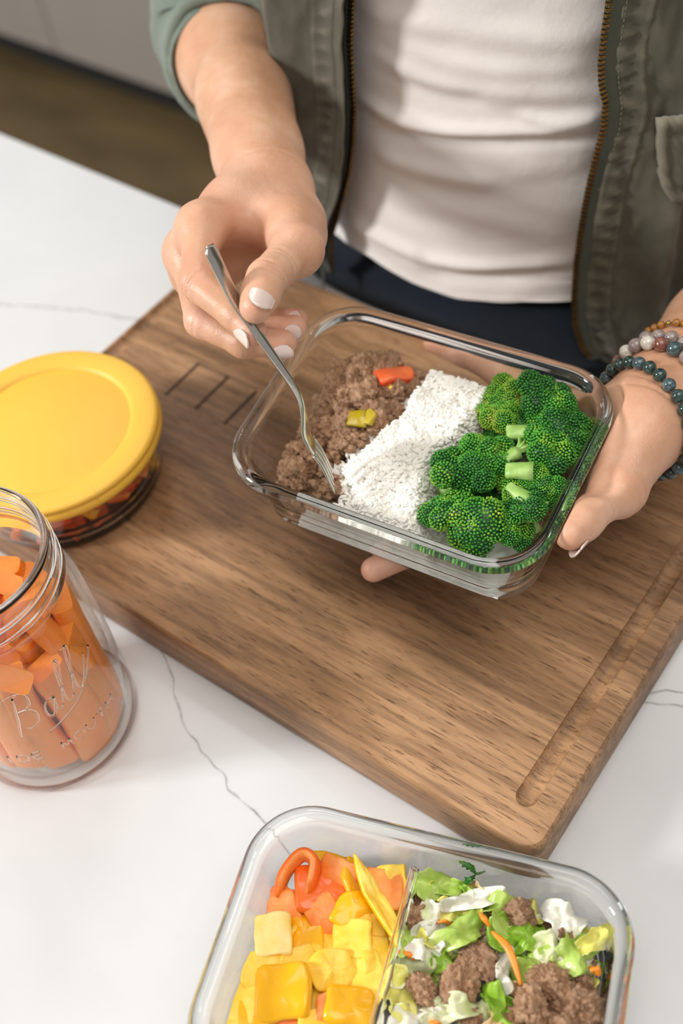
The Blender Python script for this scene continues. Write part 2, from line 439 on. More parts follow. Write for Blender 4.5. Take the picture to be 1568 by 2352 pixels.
vein([(-.398, .216), (-.3911, .211), (-.3724, .1989), (-.3604, .1892), (-.3481, .18), (-.3339, .1744), (-.3178, .1685), (-.3008, .1654), (-.2899, .1587), (-.2774, .1584), (-.2657, .1566), (-.2562, .154), (-.246, .1509), (-.2376, .1485), (-.2266, .1447), (-.221, .1438), (-.205, .135), (-.18, .12), (-.15, .09), (-.10, .05)], .0022, seed=1)
vein([(-.1187, .3459), (-.1087, .3519), (-.1026, .3570), (-.0905, .3649), (-.05, .38), (.03, .42)], .0022, seed=2)
vein([(-.1145, .3421), (-.1045, .3471), (-.0974, .3505), (-.0864, .3561), (-.04, .371), (.03, .40)], .0026, seed=5)
vein([(-.95, .36), (-.80, .395), (-.7672, .4077), (-.7283, .4254), (-.6879, .4407), (-.6499, .4516), (-.60, .47)], .0035, seed=9)

# ------------------------------------------------------------------ cutting board
BX0, BX1, BY0, BY1, BT = -.6024, -.1066, .2105, .5335, .0384
bcx, bcy = (BX0 + BX1) / 2, (BY0 + BY1) / 2
board = empty('cutting_board', (bcx, bcy, 0))
setp(board, 'thick walnut cutting board with juice groove under the held dish', 'cutting board')
def rrect(wd, dp, r, n=8):
    out = []
    r = max(r, 1e-4)
    for cx, cy, a in ((wd/2 - r, dp/2 - r, 0), (-wd/2 + r, dp/2 - r, 90), (-wd/2 + r, -dp/2 + r, 180), (wd/2 - r, -dp/2 + r, 270)):
        for k in range(n + 1):
            t = radians(a + 90 * k / n); out.append((cx + r * cos(t), cy + r * sin(t)))
    return out
def loops_mesh(loops):
    n = len(loops[0]); V = [p for l in loops for p in l]; Fc = []
    for i in range(len(loops) - 1):
        for j in range(n): Fc.append((i*n + j, i*n + (j+1) % n, (i+1)*n + (j+1) % n, (i+1)*n + j))
    Fc.append(tuple(range(n))[::-1]); Fc.append(tuple((len(loops)-1)*n + j for j in range(n)))
    return V, Fc
bw, bd = BX1 - BX0, BY1 - BY0
prof = [(.0030, .0004), (.0008, .0012), (0, .0035), (0, BT - .0045), (.0006, BT - .0022), (.0020, BT - .0006), (.0042, BT)]
V, Fc = loops_mesh([[(x, y, z) for x, y in rrect(bw - 2*i, bd - 2*i, .013 - i, 7)] for i, z in prof])
bo = mesh_obj('board_slab', V, Fc, M['walnut'], board)
# juice grooves cut as round-bottomed channels
def groove(x, y0, y1, r=.0062, depth=.0038):
    P_ = []; R_ = []
    n = 10
    for k in range(n + 1):
        a = pi / 2 * k / n; P_.append((x, y0 + r * (1 - sin(pi/2 - 0) * cos(a) * 1.0) , 0)); R_.append(max(r * sin(a), .0002))
    P_.append((x, (y0 + y1) / 2, 0)); R_.append(r)
    for k in range(n, -1, -1):
        a = pi / 2 * k / n; P_.append((x, y1 - r * (1 - cos(a)), 0)); R_.append(max(r * sin(a), .0002))
    V, Fc = tube(P_, R_, 28)
    V = [(v[0], v[1], BT + (r - depth) + v[2] if False else BT + v[2] * depth / r) for v in V]
    return V, Fc
for gx in (-.1279 - bcx, -.5912 - bcx):
    y0 = .2318 - bcy if gx > 0 else .232 - bcy
    V, Fc = groove(gx, y0, .512 - bcy)
    cut = mesh_obj('cutter', V, Fc, M['walnut'])
    cut.location = board.location
    bpy.context.view_layer.update()
    md = bo.modifiers.new('b', 'BOOLEAN'); md.operation = 'DIFFERENCE'; md.solver = 'EXACT'; md.object = cut
    dg = bpy.context.evaluated_depsgraph_get(); dg.update()
    me = bpy.data.meshes.new_from_object(bo.evaluated_get(dg)); bo.modifiers.clear(); bo.data = me
    bpy.data.objects.remove(cut)
autosmooth(bo, 32)
for (x, ya, yb) in ((-.5210, .3727, .4134), (-.4907, .3731, .4127), (-.4614, .3721, .4111)):
    bm_obj('burned_mark', box_bm(.0024, yb - ya, .0004, at_=(x - bcx, (ya + yb) / 2 - bcy, BT + .0001)), M['burn'], board, smooth=False)
M['burnpale'] = simple('faint_burn', [rgb('#5f452f')], 200, .8)
bm_obj('burned_line', box_bm(.0594, .0009, .0003, at_=(-.4912 - bcx, .4130 - bcy, BT + .0001)), M['burnpale'], board, smooth=False)

# ================================================================== GLASS DISHES
def glass_dish(name, W, Dp, H, R, parent, ins=.0131, nseg=14):
    """closed thick glass shell, rim on top (local z 0 = rim top), base at -H"""
    prof = [  # (inset, z)
        (ins + .010, -H + .0012), (ins + .006, -H), (ins + .001, -H + .0006), (ins - .0012, -H + .003), (ins - .0022, -H + .007),
        (ins * .80, -H * .66), (ins * .62, -H * .38), (.0066, -.0125), (.0060, -.0085), (.0052, -.0072), (.0010, -.0066), (.0, -.0050), (.0002, -.0030),
        (.0012, -.0014), (.0030, -.0004), (.0046, 0), (.0062, -.0004), (.0076, -.0016), (.0086, -.0036), (.0092, -.0070), (.0104, -.0125), (ins * .62 + .0042, -H * .38), (ins * .80 + .0044, -H * .66),
        (ins + .0030, -H + .0115), (ins + .0046, -H + .0075), (ins + .0080, -H + .0055), (ins + .014, -H + .0050)]
    loops = []
    for i, z in prof: loops.append([(x, y, z) for x, y in rrect(W - 2*i, Dp - 2*i, R - i * .82, nseg)])
    V, Fc = loops_mesh(loops)
    return mesh_obj(name, V, Fc, M['glass'], parent)
def inner_inset(z, H, ins=.0131):
    t = min(max(-z / H, 0), 1); return .0092 + (ins + .006 - .0092) * t

# held dish
HW, HD, HH, HR = .204, .1481, .0612, .0352
ea, eb, ec = radians(6.86), radians(.22), radians(7.5)
HE = (Matrix.Rotation(ea, 3, 'Z') @ Matrix.Rotation(eb, 3, 'Y') @ Matrix.Rotation(ec, 3, 'X'))
HC = Vector((-.2730, .3595, .1502))
held = bpy.data.objects.new('glass_dish', None); COL.objects.link(held)
HM = HE.to_4x4(); HM.translation = HC; held.matrix_world = HM
setp(held, 'rectangular glass dish of beef, rice and broccoli held over the board', 'dish')
glass_dish('dish_body', HW, HD, HH, HR, held)
HEn = np.array(HE); HCn = np.array(HC)
def hw(x, y, z): return np.array(HM @ Vector((x, y, z)))
def hloc(u, v, z):
    n = HEn[:, 2]; p = HCn + n * z; r = ray(u, v); t = ((p - CAM) @ n) / (r @ n)
    return HEn.T @ (CAM + r * t - HCn)

# lower divided container
LH = .060
lowc = empty('divided_container', (0, 0, 0), (0, 0, .3319))
LW, LD, LR = .2052, .150, .0368
back = Vector((-.148, .1887, LH))
lowc.location = Vector((back.x, back.y, LH)) + Matrix.Rotation(.3319, 3, 'Z') @ Vector((0, -LD / 2, 0))
bpy.context.view_layer.update()
LM = lowc.matrix_basis.copy()
setp(lowc, 'rectangular two-compartment glass container of chopped peppers and salad on the worktop', 'food container')
glass_dish('container_body', LW, LD, LH, LR, lowc)
def lloc(u, v, z): return np.array(LM.inverted() @ Vector(at(u, v, z)))
dv_a = lloc(944, 1965, LH - .010); dv_b = lloc(868, 2340, LH - .006)
dx0 = (dv_a[0] + dv_b[0]) / 2
V, Fc = [], []
nn = 40; prof_c = []
hd = LH - .0165
cs = [(-.0048, 0), (-.0036, .006), (-.0028, hd - .004), (-.0020, hd - .0012), (0, hd), (.0020, hd - .0012), (.0028, hd - .004), (.0036, .006), (.0048, 0)]
ylen = LD - 2 * .0175
for i in range(nn + 1):
    y = -ylen / 2 + ylen * i / nn
    e = abs(i / nn - .5) * 2; sag = .0015 * (1 - e ** 6)
    for (x, z) in cs:
        zz = z * (1 if z < .01 else (1 - sag / hd)); V.append((dx0 + x, y, -LH + .0052 + zz))
k = len(cs)
for i in range(nn):
    for j in range(k - 1): Fc.append((i*k + j, (i+1)*k + j, (i+1)*k + j + 1, i*k + j + 1))
    Fc.append((i*k + k-1, (i+1)*k + k-1, (i+1)*k, i*k))
Fc.append(tuple(range(k))); Fc.append(tuple(nn*k + j for j in range(k))[::-1])
mesh_obj('divider', V, Fc, M['glass'], lowc)

# ------------------------------------------------------------------ round container with yellow lid
RC = (-.5268, .274)
rcx = empty('round_container', (RC[0], RC[1], BT + .0003))
setp(rcx, 'round glass bowl of chopped peppers under a yellow plastic lid, on the board', 'food container')
zl = .0915 - BT
pr = [(.058, .0010), (.0640, .0), (.0668, .0014), (.0684, .006), (.0700, .020), (.0722, zl - .012), (.0735, zl - .006), (.0735, zl - .0035), (.0715, zl - .0030), (.0700, zl - .006), (.0690, zl - .012), (.0664, .020), (.0648, .009), (.0620, .0055), (.055, .0050)]
V, Fc = lathe(pr, 96); mesh_obj('glass_bowl', V, Fc, None, rcx, mats=[M['thinglass'], M['glass']], fmat=[1 if (i // 96 <= 3 or i // 96 >= 11) else 0 for i in range(len(Fc) - 2)] + [1, 1])
pr = [(.0, zl - .0012), (.0560, zl - .0012), (.0572, zl - .0018), (.0580, zl - .0018), (.0592, zl - .0002), (.0610, zl + .0006), (.0745, zl + .0003), (.0764, zl - .0005), (.0773, zl - .0018), (.0773, zl - .0034), (.0766, zl - .0046), (.0772, zl - .0056), (.0782, zl - .0072), (.0783, zl - .0100), (.0776, zl - .0112), (.0752, zl - .0112), (.0748, zl - .0030), (.0600, zl - .0028), (0, zl - .0030)]
V = []; Fc = []; n = 144
for (r_, z_) in pr[1:-1]:
    for j in range(n):
        a = 2*pi*j/n; V.append((r_*cos(a), r_*sin(a), z_))
kk = len(pr) - 2
for i in range(kk - 1):
    for j in range(n): Fc.append((i*n+j, i*n+(j+1) % n, (i+1)*n+(j+1) % n, (i+1)*n+j))
Fc.append(tuple(range(n))[::-1]); Fc.append(tuple((kk-1)*n + j for j in range(n)))
lid = mesh_obj('plastic_lid', V, Fc, M['lid'], rcx); autosmooth(lid, 50)
# moulding seam on the rim
pa = np.array(at(208, 1120, .0915)) - np.array([RC[0], RC[1], BT]); pb = np.array(at(222, 1160, .087)) - np.array([RC[0], RC[1], BT])
aa = atan2(pa[1], pa[0])
V, Fc = tube([(r_ * cos(aa), r_ * sin(aa), z_) for r_, z_ in ((.0690, zl + .0004), (.0745, zl + .0003), (.0766, zl - .0006), (.0775, zl - .002), (.0772, zl - .0044), (.0784, zl - .008), (.0784, zl - .0105))], .0003, 6)
mesh_obj('lid_seam', V, Fc, M['lid'], lid)

# ------------------------------------------------------------------ screw-top jar
JC = (-.419, .1365)
jar = empty('canning_jar', (JC[0], JC[1], .0002))
setp(jar, 'open clear glass canning jar of carrot sticks on the worktop', 'jar')
JT = .178
pr = [(.040, .0030), (.0465, .0), (.0515, .0008), (.0540, .0040), (.0550, .010), (.0552, .040), (.0552, .100), (.0548, .122), (.0535, .131), (.0512, .1385), (.0498, .1440), (.0506, .1465), (.0516, .1480), (.0516, .1495), (.0500, .1510), (.0496, .156), (.0496, .1715), (.0500, .1735), (.0503, .1755), (.0496, .1772), (.0482, .1780), (.0468, .1774), (.0462, .1755), (.0462, .150), (.0470, .142), (.0494, .133), (.0508, .122), (.0512, .100), (.0512, .040), (.0510, .014), (.0490, .0085), (.0440, .0065), (.036, .0075)]
V, Fc = lathe(pr, 128); jbod = mesh_obj('jar_body', V, Fc, None, jar, mats=[M['thinglass'], M['jarglass']], fmat=[1 if (12 <= i // 128 <= 23 or i // 128 <= 2) else 0 for i in range(len(Fc) - 2)] + [0, 0])
th = []
for k in range(0, 150):
    a = k * 2 * pi * 1.5 / 149; th.append((.0502 * cos(a - .6), .0502 * sin(a - .6), .1535 + .0145 * k / 149))
rr_ = [.0015 * min(1, k / 8, (149 - k) / 8) + .0001 for k in range(150)]
V, Fc = tube(th, rr_, 10); mesh_obj('screw_thread', V, Fc, M['jarglass'], jar)
def jp(th_deg, z, r=.05525): a = radians(th_deg); return (r * cos(a), r * sin(a), z)
def emboss(name, strokes, rad=.00075):
    V, Fc = [], []
    for st in strokes:
        pts = spline([jp(a, z) for a, z in st], 6) if len(st) > 2 else np.array([jp(st[0][0] + (st[1][0]-st[0][0])*t/6, st[0][1] + (st[1][1]-st[0][1])*t/6) for t in range(7)])
        v, f = tube(pts, [rad * (.55 + .45 * sin(pi * min(max(i / (len(pts) - 1), .08), .92))) for i in range(len(pts))], 8)
        b = len(V); V += v; Fc += [tuple(x + b for x in q) for q in f]
    return mesh_obj(name, V, Fc, M['jarglass'], jar)
# script word: letters laid in (deg, height) with a rising slant
def sc_(x, y):  # x 0..1 along the word, y height in m
    return (-47 + 62 * x, .0790 + y + .0050 * x)
B1 = [[(.21, .033), (.19, .026), (.145, .012), (.10, .001), (.075, -.006)],
      [(.00, .020), (.04, .029), (.13, .034), (.25, .035), (.325, .030), (.315, .022), (.25, .0185), (.18, .0185), (.27, .0175), (.325, .012), (.305, .004), (.23, .000), (.155, .0015)],
      [(.52, .014), (.475, .0165), (.42, .0125), (.405, .005), (.435, .0005), (.48, .003), (.52, .012), (.53, .0155), (.515, .006), (.535, .0005), (.575, .004)],
      [(.575, .004), (.64, .016), (.71, .031), (.725, .038), (.70, .039), (.665, .030), (.635, .014), (.635, .004), (.665, .0005), (.71, .004)],
      [(.71, .004), (.79, .018), (.86, .033), (.875, .040), (.85, .041), (.815, .032), (.785, .016), (.785, .005), (.82, .0015), (.89, .007), (.97, .017), (1.0, .021)]]
emboss('embossed_script', [[sc_(*p) for p in s] for s in B1], .0008)
emboss('embossed_underline', [[sc_(.33, -.012), sc_(.50, -.0085), sc_(.70, -.0045), sc_(.88, .0025), sc_(1.02, .0120), sc_(1.10, .0200)]], .0009)
GL = {'W': [[(0, 1), (.25, 0), (.5, .75), (.75, 0), (1, 1)]], 'I': [[(.5, 0), (.5, 1)]], 'D': [[(0, 0), (0, 1)], [(0, 1), (.6, .95), (1, .5), (.6, .05), (0, 0)]],
      'E': [[(0, 0), (0, 1)], [(0, 1), (.85, 1)], [(0, .52), (.7, .52)], [(0, 0), (.85, 0)]], 'M': [[(0, 0), (.08, 1)], [(.08, 1), (.5, .2)], [(.5, .2), (.92, 1)], [(.92, 1), (1, 0)]],
      'O': [[(.5, 0), (.05, .25), (.05, .75), (.5, 1), (.95, .75), (.95, .25), (.5, 0)]], 'U': [[(0, 1), (.02, .3), (.5, 0), (.98, .3), (1, 1)]], 'T': [[(0, 1), (1, 1)], [(.5, 1), (.5, 0)]], 'H': [[(0, 0), (0, 1)], [(1, 0), (1, 1)], [(0, .5), (1, .5)]]}
st = []
text = 'WIDE MOUTH'; a0 = -71.0; cw = 6.3; gap = 9.2
for i, ch in enumerate(text):
    if ch == ' ': continue
    for s in GL[ch]:
        if ch == 'W': st += [[(a0 + gap * i + cw * s[q][0], .0455 + .0085 * s[q][1]), (a0 + gap * i + cw * s[q+1][0], .0455 + .0085 * s[q+1][1])] for q in range(4)]
        else: st.append([(a0 + gap * i + cw * x, .0455 + .0085 * y) for x, y in s])
emboss('embossed_words', st, .0006)
# ================================================================== BODY SURFACES (smooth blended limbs)
class Field:
    def __init__(s, lo, hi, h):
        s.lo = np.array(lo, float); s.h = h
        s.n = np.maximum(((np.array(hi) - s.lo) / h).astype(int) + 2, 4)
        s.f = np.full(s.n, .05, np.float32)
    def sub(s, lo, hi):
        a = np.clip(np.floor((np.array(lo) - s.lo) / s.h).astype(int), 0, s.n); b = np.clip(np.ceil((np.array(hi) - s.lo) / s.h).astype(int) + 1, 0, s.n)
        return tuple(slice(x, y) for x, y in zip(a, b)), a, b
    def grid(s, a, b):
        ax = [(s.lo[i] + np.arange(a[i], b[i]) * s.h).astype(np.float32) for i in range(3)]
        return ax[0][:, None, None], ax[1][None, :, None], ax[2][None, None, :]
    def cone(s, p, q, r0, r1, k, F=None):
        F = s.f if F is None else F
        p = np.array(p, float); q = np.array(q, float); rm = max(r0, r1) + k + 2 * s.h
        sl, a, b = s.sub(np.minimum(p, q) - rm, np.maximum(p, q) + rm)
        if any(b[i] <= a[i] for i in range(3)): return
        X, Y, Z = s.grid(a, b); d = q - p; L2 = max(d @ d, 1e-12)
        t = np.clip(((X - p[0]) * d[0] + (Y - p[1]) * d[1] + (Z - p[2]) * d[2]) / L2, 0, 1).astype(np.float32)
        dist = np.sqrt((X - p[0] - t*d[0])**2 + (Y - p[1] - t*d[1])**2 + (Z - p[2] - t*d[2])**2) - (r0 + (r1 - r0) * t)
        A = F[sl]
        if k > 0:
            hh = np.maximum(k - np.abs(A - dist), 0) / k; F[sl] = np.minimum(A, dist) - hh * hh * k * .25
        else: F[sl] = np.minimum(A, dist)
def carve(fd, p, r, k):
    sl, a, b = fd.sub(np.array(p) - r - k - .003, np.array(p) + r + k + .003); X, Y, Z = fd.grid(a, b)
    d = -(np.sqrt((X - p[0])**2 + (Y - p[1])**2 + (Z - p[2])**2) - r); A = fd.f[sl]
    hh = np.maximum(k - np.abs(A - d), 0) / k; fd.f[sl] = np.maximum(A, d) + hh * hh * k * .25
def smin(A, B, k):
    hh = np.maximum(k - np.abs(A - B), 0) / k; return np.minimum(A, B) - hh * hh * k * .25
def surface_nets(fd):
    f = fd.f; s = f < 0
    c = np.zeros(np.array(f.shape) - 1, np.int8)
    for i in (0, 1):
        for j in (0, 1):
            for k in (0, 1): c += s[i:f.shape[0]-1+i, j:f.shape[1]-1+j, k:f.shape[2]-1+k]
    ii = np.argwhere((c > 0) & (c < 8)); idx = np.full(c.shape, -1, np.int64); idx[tuple(ii.T)] = np.arange(len(ii))
    acc = np.zeros((len(ii), 3)); cnt = np.zeros(len(ii))
    cor = [(i, j, k) for i in (0, 1) for j in (0, 1) for k in (0, 1)]
    for a in cor:
        for ax in range(3):
            if a[ax] == 1: continue
            b = list(a); b[ax] = 1
            fa = f[tuple((ii + a).T)]; fb = f[tuple((ii + b).T)]; mk = (fa < 0) != (fb < 0)
            t = np.where(mk, fa / np.where(fa - fb == 0, 1, fa - fb), 0)
            p = np.tile(np.array(a, float), (len(ii), 1)); p[:, ax] = t
            acc[mk] += p[mk]; cnt[mk] += 1
    V = fd.lo + (ii + acc / cnt[:, None]) * fd.h
    Q = []
    for ax in range(3):
        u, v = (ax + 1) % 3, (ax + 2) % 3
        sl0 = [slice(None)] * 3; sl1 = [slice(None)] * 3; sl0[ax] = slice(0, -1); sl1[ax] = slice(1, None)
        ch = s[tuple(sl0)] != s[tuple(sl1)]; e = np.argwhere(ch)
        e = e[(e[:, u] > 0) & (e[:, v] > 0) & (e[:, u] < f.shape[u] - 1) & (e[:, v] < f.shape[v] - 1)]
        def cell(du, dv): x = e.copy(); x[:, u] -= du; x[:, v] -= dv; return idx[tuple(x.T)]
        q = np.stack([cell(1, 1), cell(0, 1), cell(0, 0), cell(1, 0)], 1)
        ins = s[tuple(e.T)]; q[~ins] = q[~ins][:, ::-1]; Q.append(q)
    Q = np.vstack(Q); Q = Q[(Q >= 0).all(1)]
    for _ in range(3):   # light smoothing
        A = np.zeros_like(V); n_ = np.zeros(len(V))
        for i in range(4):
            a, b = Q[:, i], Q[:, (i + 1) % 4]
            np.add.at(A, a, V[b]); np.add.at(n_, a, 1)
        V = V * .5 + .5 * A / np.maximum(n_, 1)[:, None]
    return V, Q
def build_limb(palm, fingers, h, kp=.010, kf=.006, joint_k=.004):
    """palm: list of (p, q, r0, r1, k); fingers: list of chains [(p, r), ...]"""
    allp = [x for c in palm for x in (c[0], c[1])] + [x[0] for f in fingers for x in f]
    lo = np.min(allp, 0) - .055; hi = np.max(allp, 0) + .055
    fd = Field(lo, hi, h)
    for c in palm: fd.cone(*c)
    base = fd.f.copy(); res = fd.f
    for fg in fingers:
        pts = np.array([x[0] for x in fg]); rm = max(x[1] for x in fg) + .03
        sl, a, b = fd.sub(pts.min(0) - rm, pts.max(0) + rm)
        F = Field(fd.lo + a * h, fd.lo + (b - 1) * h, h); F.f = np.full(tuple(b - a), .05, np.float32); F.n = np.array(F.f.shape)
        for (p, r0), (q, r1) in zip(fg[:-1], fg[1:]): F.cone(p, q, r0, r1, joint_k)
        res[sl] = np.minimum(res[sl], smin(base[sl], F.f, kf))
    # knuckle creases
    return fd
def flush_attr(o, spots):
    V = np.empty(len(o.data.vertices) * 3, np.float32); o.data.vertices.foreach_get('co', V); V = V.reshape(-1, 3)
    a = np.zeros(len(V), np.float32)
    for p, r, s in spots: a = np.maximum(a, s * np.exp(-((V - np.array(p))**2).sum(1) / (2 * r * r)))
    at_ = o.data.attributes.new('flush', 'FLOAT', 'POINT'); at_.data.foreach_set('value', a.astype(np.float32))
def crease(fd, c, axis, back, r, amp=.0007, sg=.0007, n=1, sp=.0022):
    """thin wrinkle lines across the back of a joint"""
    c = np.array(c, float); axis = np.array(axis, float); axis /= np.linalg.norm(axis); back = np.array(back, float); back -= axis * (back @ axis); back /= np.linalg.norm(back)
    sl, a, b = fd.sub(c - r * 1.8, c + r * 1.8); X, Y, Z = fd.grid(a, b)
    t = (X - c[0]) * axis[0] + (Y - c[1]) * axis[1] + (Z - c[2]) * axis[2]
    u = (X - c[0]) * back[0] + (Y - c[1]) * back[1] + (Z - c[2]) * back[2]
    msk = np.clip(u / r, 0, 1)
    side = np.cross(axis, back); w_ = (X - c[0]) * side[0] + (Y - c[1]) * side[1] + (Z - c[2]) * side[2]
    for i in range(n):
        off = (i - (n - 1) / 2) * sp
        fd.f[sl] += (amp * msk * np.exp(-((t - off - 6 * w_ * w_ * (1 if i % 2 else -1)) / sg)**2)).astype(np.float32)
def fingernail(parent, tip, axis, back, r, wd, ln, off=0.0004, shift=0.0):
    """curved plate on the back of a fingertip"""
    axis = np.array(axis, float); axis /= np.linalg.norm(axis); back = np.array(back, float); back -= axis * (back @ axis); back /= np.linalg.norm(back)
    side = np.cross(axis, back); V = []; Fc = []; nu, nv = 14, 12
    tip = np.array(tip, float); am = wd / 2 / r
    for lay in (0, 1):
        for j in range(nv + 1):
            y = j / nv
            for i in range(nu + 1):
                x = -1 + 2 * i / nu
                k = 1 - .24 * (abs(2*y - 1) ** 3.2)
                yy = (y - .5) * ln + shift
                yy += (-.20 * ln * abs(x) ** 2.4 if y > .5 else .20 * ln * x * x) * abs(2*y - 1)
                an = x * am * k; rad = r + off + (.0004 if lay == 0 else -.0006) - .0012 * max(0, y - .35) ** 2 * 0 - .0016 * max(0, .5 - abs(0)) * 0
                V.append(tip + axis * yy + back * (rad * cos(an)) + side * (rad * sin(an)))
    m_ = (nu + 1) * (nv + 1)
    for lay in (0, 1):
        for j in range(nv):
            for i in range(nu):
                a = lay * m_ + j * (nu + 1) + i; q = (a, a + 1, a + nu + 2, a + nu + 1); Fc.append(q if lay == 0 else q[::-1])
    for j in range(nv):
        for i0, fl in ((0, 1), (nu, 0)):
            a = j * (nu + 1) + i0; q = (a, a + nu + 1, a + nu + 1 + m_, a + m_); Fc.append(q if fl == 0 else q[::-1])
    for i in range(nu):
        for j0, fl in ((0, 0), (nv, 1)):
            a = j0 * (nu + 1) + i; q = (a, a + 1, a + 1 + m_, a + m_); Fc.append(q if fl == 1 else q[::-1])
    return mesh_obj('fingernail', V, Fc, M['nail'], parent)

# ------------------------------------------------------------------ the fork hand (person's right arm)
wrR = atd(612, 432, .708); ffR = wrR + np.array([-.165, .165, .004])
cuffC = atd(536, 134, .84); elR = wrR + (cuffC - wrR) * 1.38; cuffD = float(np.linalg.norm(cuffC - wrR)); print('cuff', cuffC, cuffD)
ax_ = (elR - wrR) / np.linalg.norm(elR - wrR)
up_ = np.array([0, 0, 1.0]); sd_ = np.cross(ax_, up_); sd_ /= np.linalg.norm(sd_)
I = [atd(462, 522, .655), atd(457, 655, .628), atd(541, 722, .612), atd(581, 762, .606)]
Md = [atd(432, 582, .672), atd(463, 738, .645), atd(560, 786, .634), atd(650, 788, .634)]
Rg = [atd(445, 625, .690), atd(487, 738, .668), atd(592, 760, .656), atd(676, 752, .650)]
Pk = [atd(475, 655, .705), atd(525, 730, .690), atd(610, 735, .678), atd(682, 734, .668)]
T = [atd(672, 515, .690), atd(682, 574, .632), atd(612, 640, .602), atd(587, 705, .590)]
palmR = [
    (elR, wrR + ax_ * .19, .0405, .0390, .01), (wrR + ax_ * .19, wrR + ax_ * .04, .0385, .0245, .02), (wrR + ax_ * .04, wrR, .0240, .0215, .02),
    (wrR + up_ * .004, wrR + ax_ * .12 + up_ * .006, .0175, .027, .02),
    (wrR, I[0], .0235, .0125, .015), (wrR - up_ * .010, Md[0], .022, .0120, .015), (wrR - up_ * .016, Rg[0], .020, .0115, .015), (wrR - up_ * .022, Pk[0], .018, .0105, .015),
    (wrR + (T[0] - wrR) * .3, T[0], .0185, .0175, .018), (T[0], T[1], .0180, .0135, .012),
    (I[0], Md[0], .0115, .0112, .010), (Md[0], Rg[0], .0110, .0108, .010), (Rg[0], Pk[0], .0105, .0100, .010),
    ((wrR + I[0]) / 2, T[0] * .6 + T[1] * .4, .012, .012, .02), ]
fR = [[(I[0], .0118), (I[1], .0096), (I[2], .0088), (I[3], .0080)],
      [(Md[0], .0112), (Md[1], .0095), (Md[2], .0087), (Md[3], .0078)],
      [(Rg[0], .0106), (Rg[1], .0090), (Rg[2], .0083), (Rg[3], .0073)],
      [(Pk[0], .0100), (Pk[1], .0082), (Pk[2], .0074), (Pk[3], .0066)],
      [(T[0], .0160), (T[1], .0128), (T[2], .0104), (T[2] * .45 + T[3] * .55, .0102), (T[3], .0088)]]
fdR = build_limb(palmR, fR, .0010, kf=.009)
tocam = lambda p: (CAM - p) / np.linalg.norm(CAM - p)
crease(fdR, T[2], T[3] - T[2], tocam(T[2]) + .3 * R_RIGHT, .0125, .0022, .0010, 3, .0030)
crease(fdR, I[1], I[2] - I[1], -R_RIGHT * .5 + tocam(I[1]) * .8 + R_DOWN * .2, .012, .0018, .0010, 2, .0035)
crease(fdR, I[2], I[3] - I[2], tocam(I[2]) + R_DOWN, .010, .0005, .0006, 2, .002)
crease(fdR, Md[1], Md[2] - Md[1], -R_RIGHT + tocam(Md[1]) * .5 + R_DOWN, .011, .0008, .0008, 2, .003)
for o1, o2 in ((-.006, -.009), (.005, .009)):
    tcw = tocam(wrR); sdw = np.cross(ax_, tcw); fdR.cone(wrR + tcw * .0165 + sdw * o1 - ax_ * .012, wrR + ax_ * .085 + tcw * .026 + sdw * o2, .0042, .0038, .010)
fdR.cone(wrR * .25 + I[0] * .75 + tocam(I[0]) * .007, I[0] + tocam(I[0]) * .004, .005, .0085, .010)
crease(fdR, T[1] * .35 + T[2] * .65, T[2] - T[1], tocam(T[2]), .013, .0012, .0009, 2, .003)
crease(fdR, wrR - ax_ * .004, ax_, tocam(wrR), .030, .0008, .0012, 1, .004)
VR, QR = surface_nets(fdR)

# ------------------------------------------------------------------ the holding hand (person's left arm), palm up under the dish
def dz(x, y, drop):   # underside of the dish minus drop
    return .0895 + (.129 * (y - .3674) - .019 * (x + .2742)) / .991 - drop
def up3(x, y, drop): return np.array([x, y, dz(x, y, drop)])
wrL = atd(1472, 966, .664)
elL = atd(1868, 552, .83)
print('elL', elL)
axL = (elL - wrL) / np.linalg.norm(elL - wrL)
LI = [up3(-.222, .386, .0125), up3(-.242, .350, .0098), up3(-.260, .325, .0094), atd(848, 1309, .735)]
LM_ = [up3(-.237, .411, .0125), up3(-.275, .385, .0100), up3(-.300, .366, .0092), up3(-.318, .352, .0088)]
LR_ = [up3(-.246, .437, .0120), up3(-.290, .432, .0095), up3(-.317, .430, .0088), up3(-.337, .430, .0083)]
LP = [up3(-.249, .461, .0115), up3(-.286, .468, .0090), up3(-.312, .470, .0082), atd(938, 852, .802)]
LI[3] = up3(-.2735, .3025, .0088)
LP[3] = up3(-.336, .468, .0080)
LT = [atd(1432, 1062, .655), atd(1420, 1122, .640), atd(1362, 1172, .624), atd(1310, 1226, .612)]
perp = np.cross(axL, [0, 0, 1.0]); perp /= np.linalg.norm(perp)
pd_ = np.array([0, 0, 1.0])
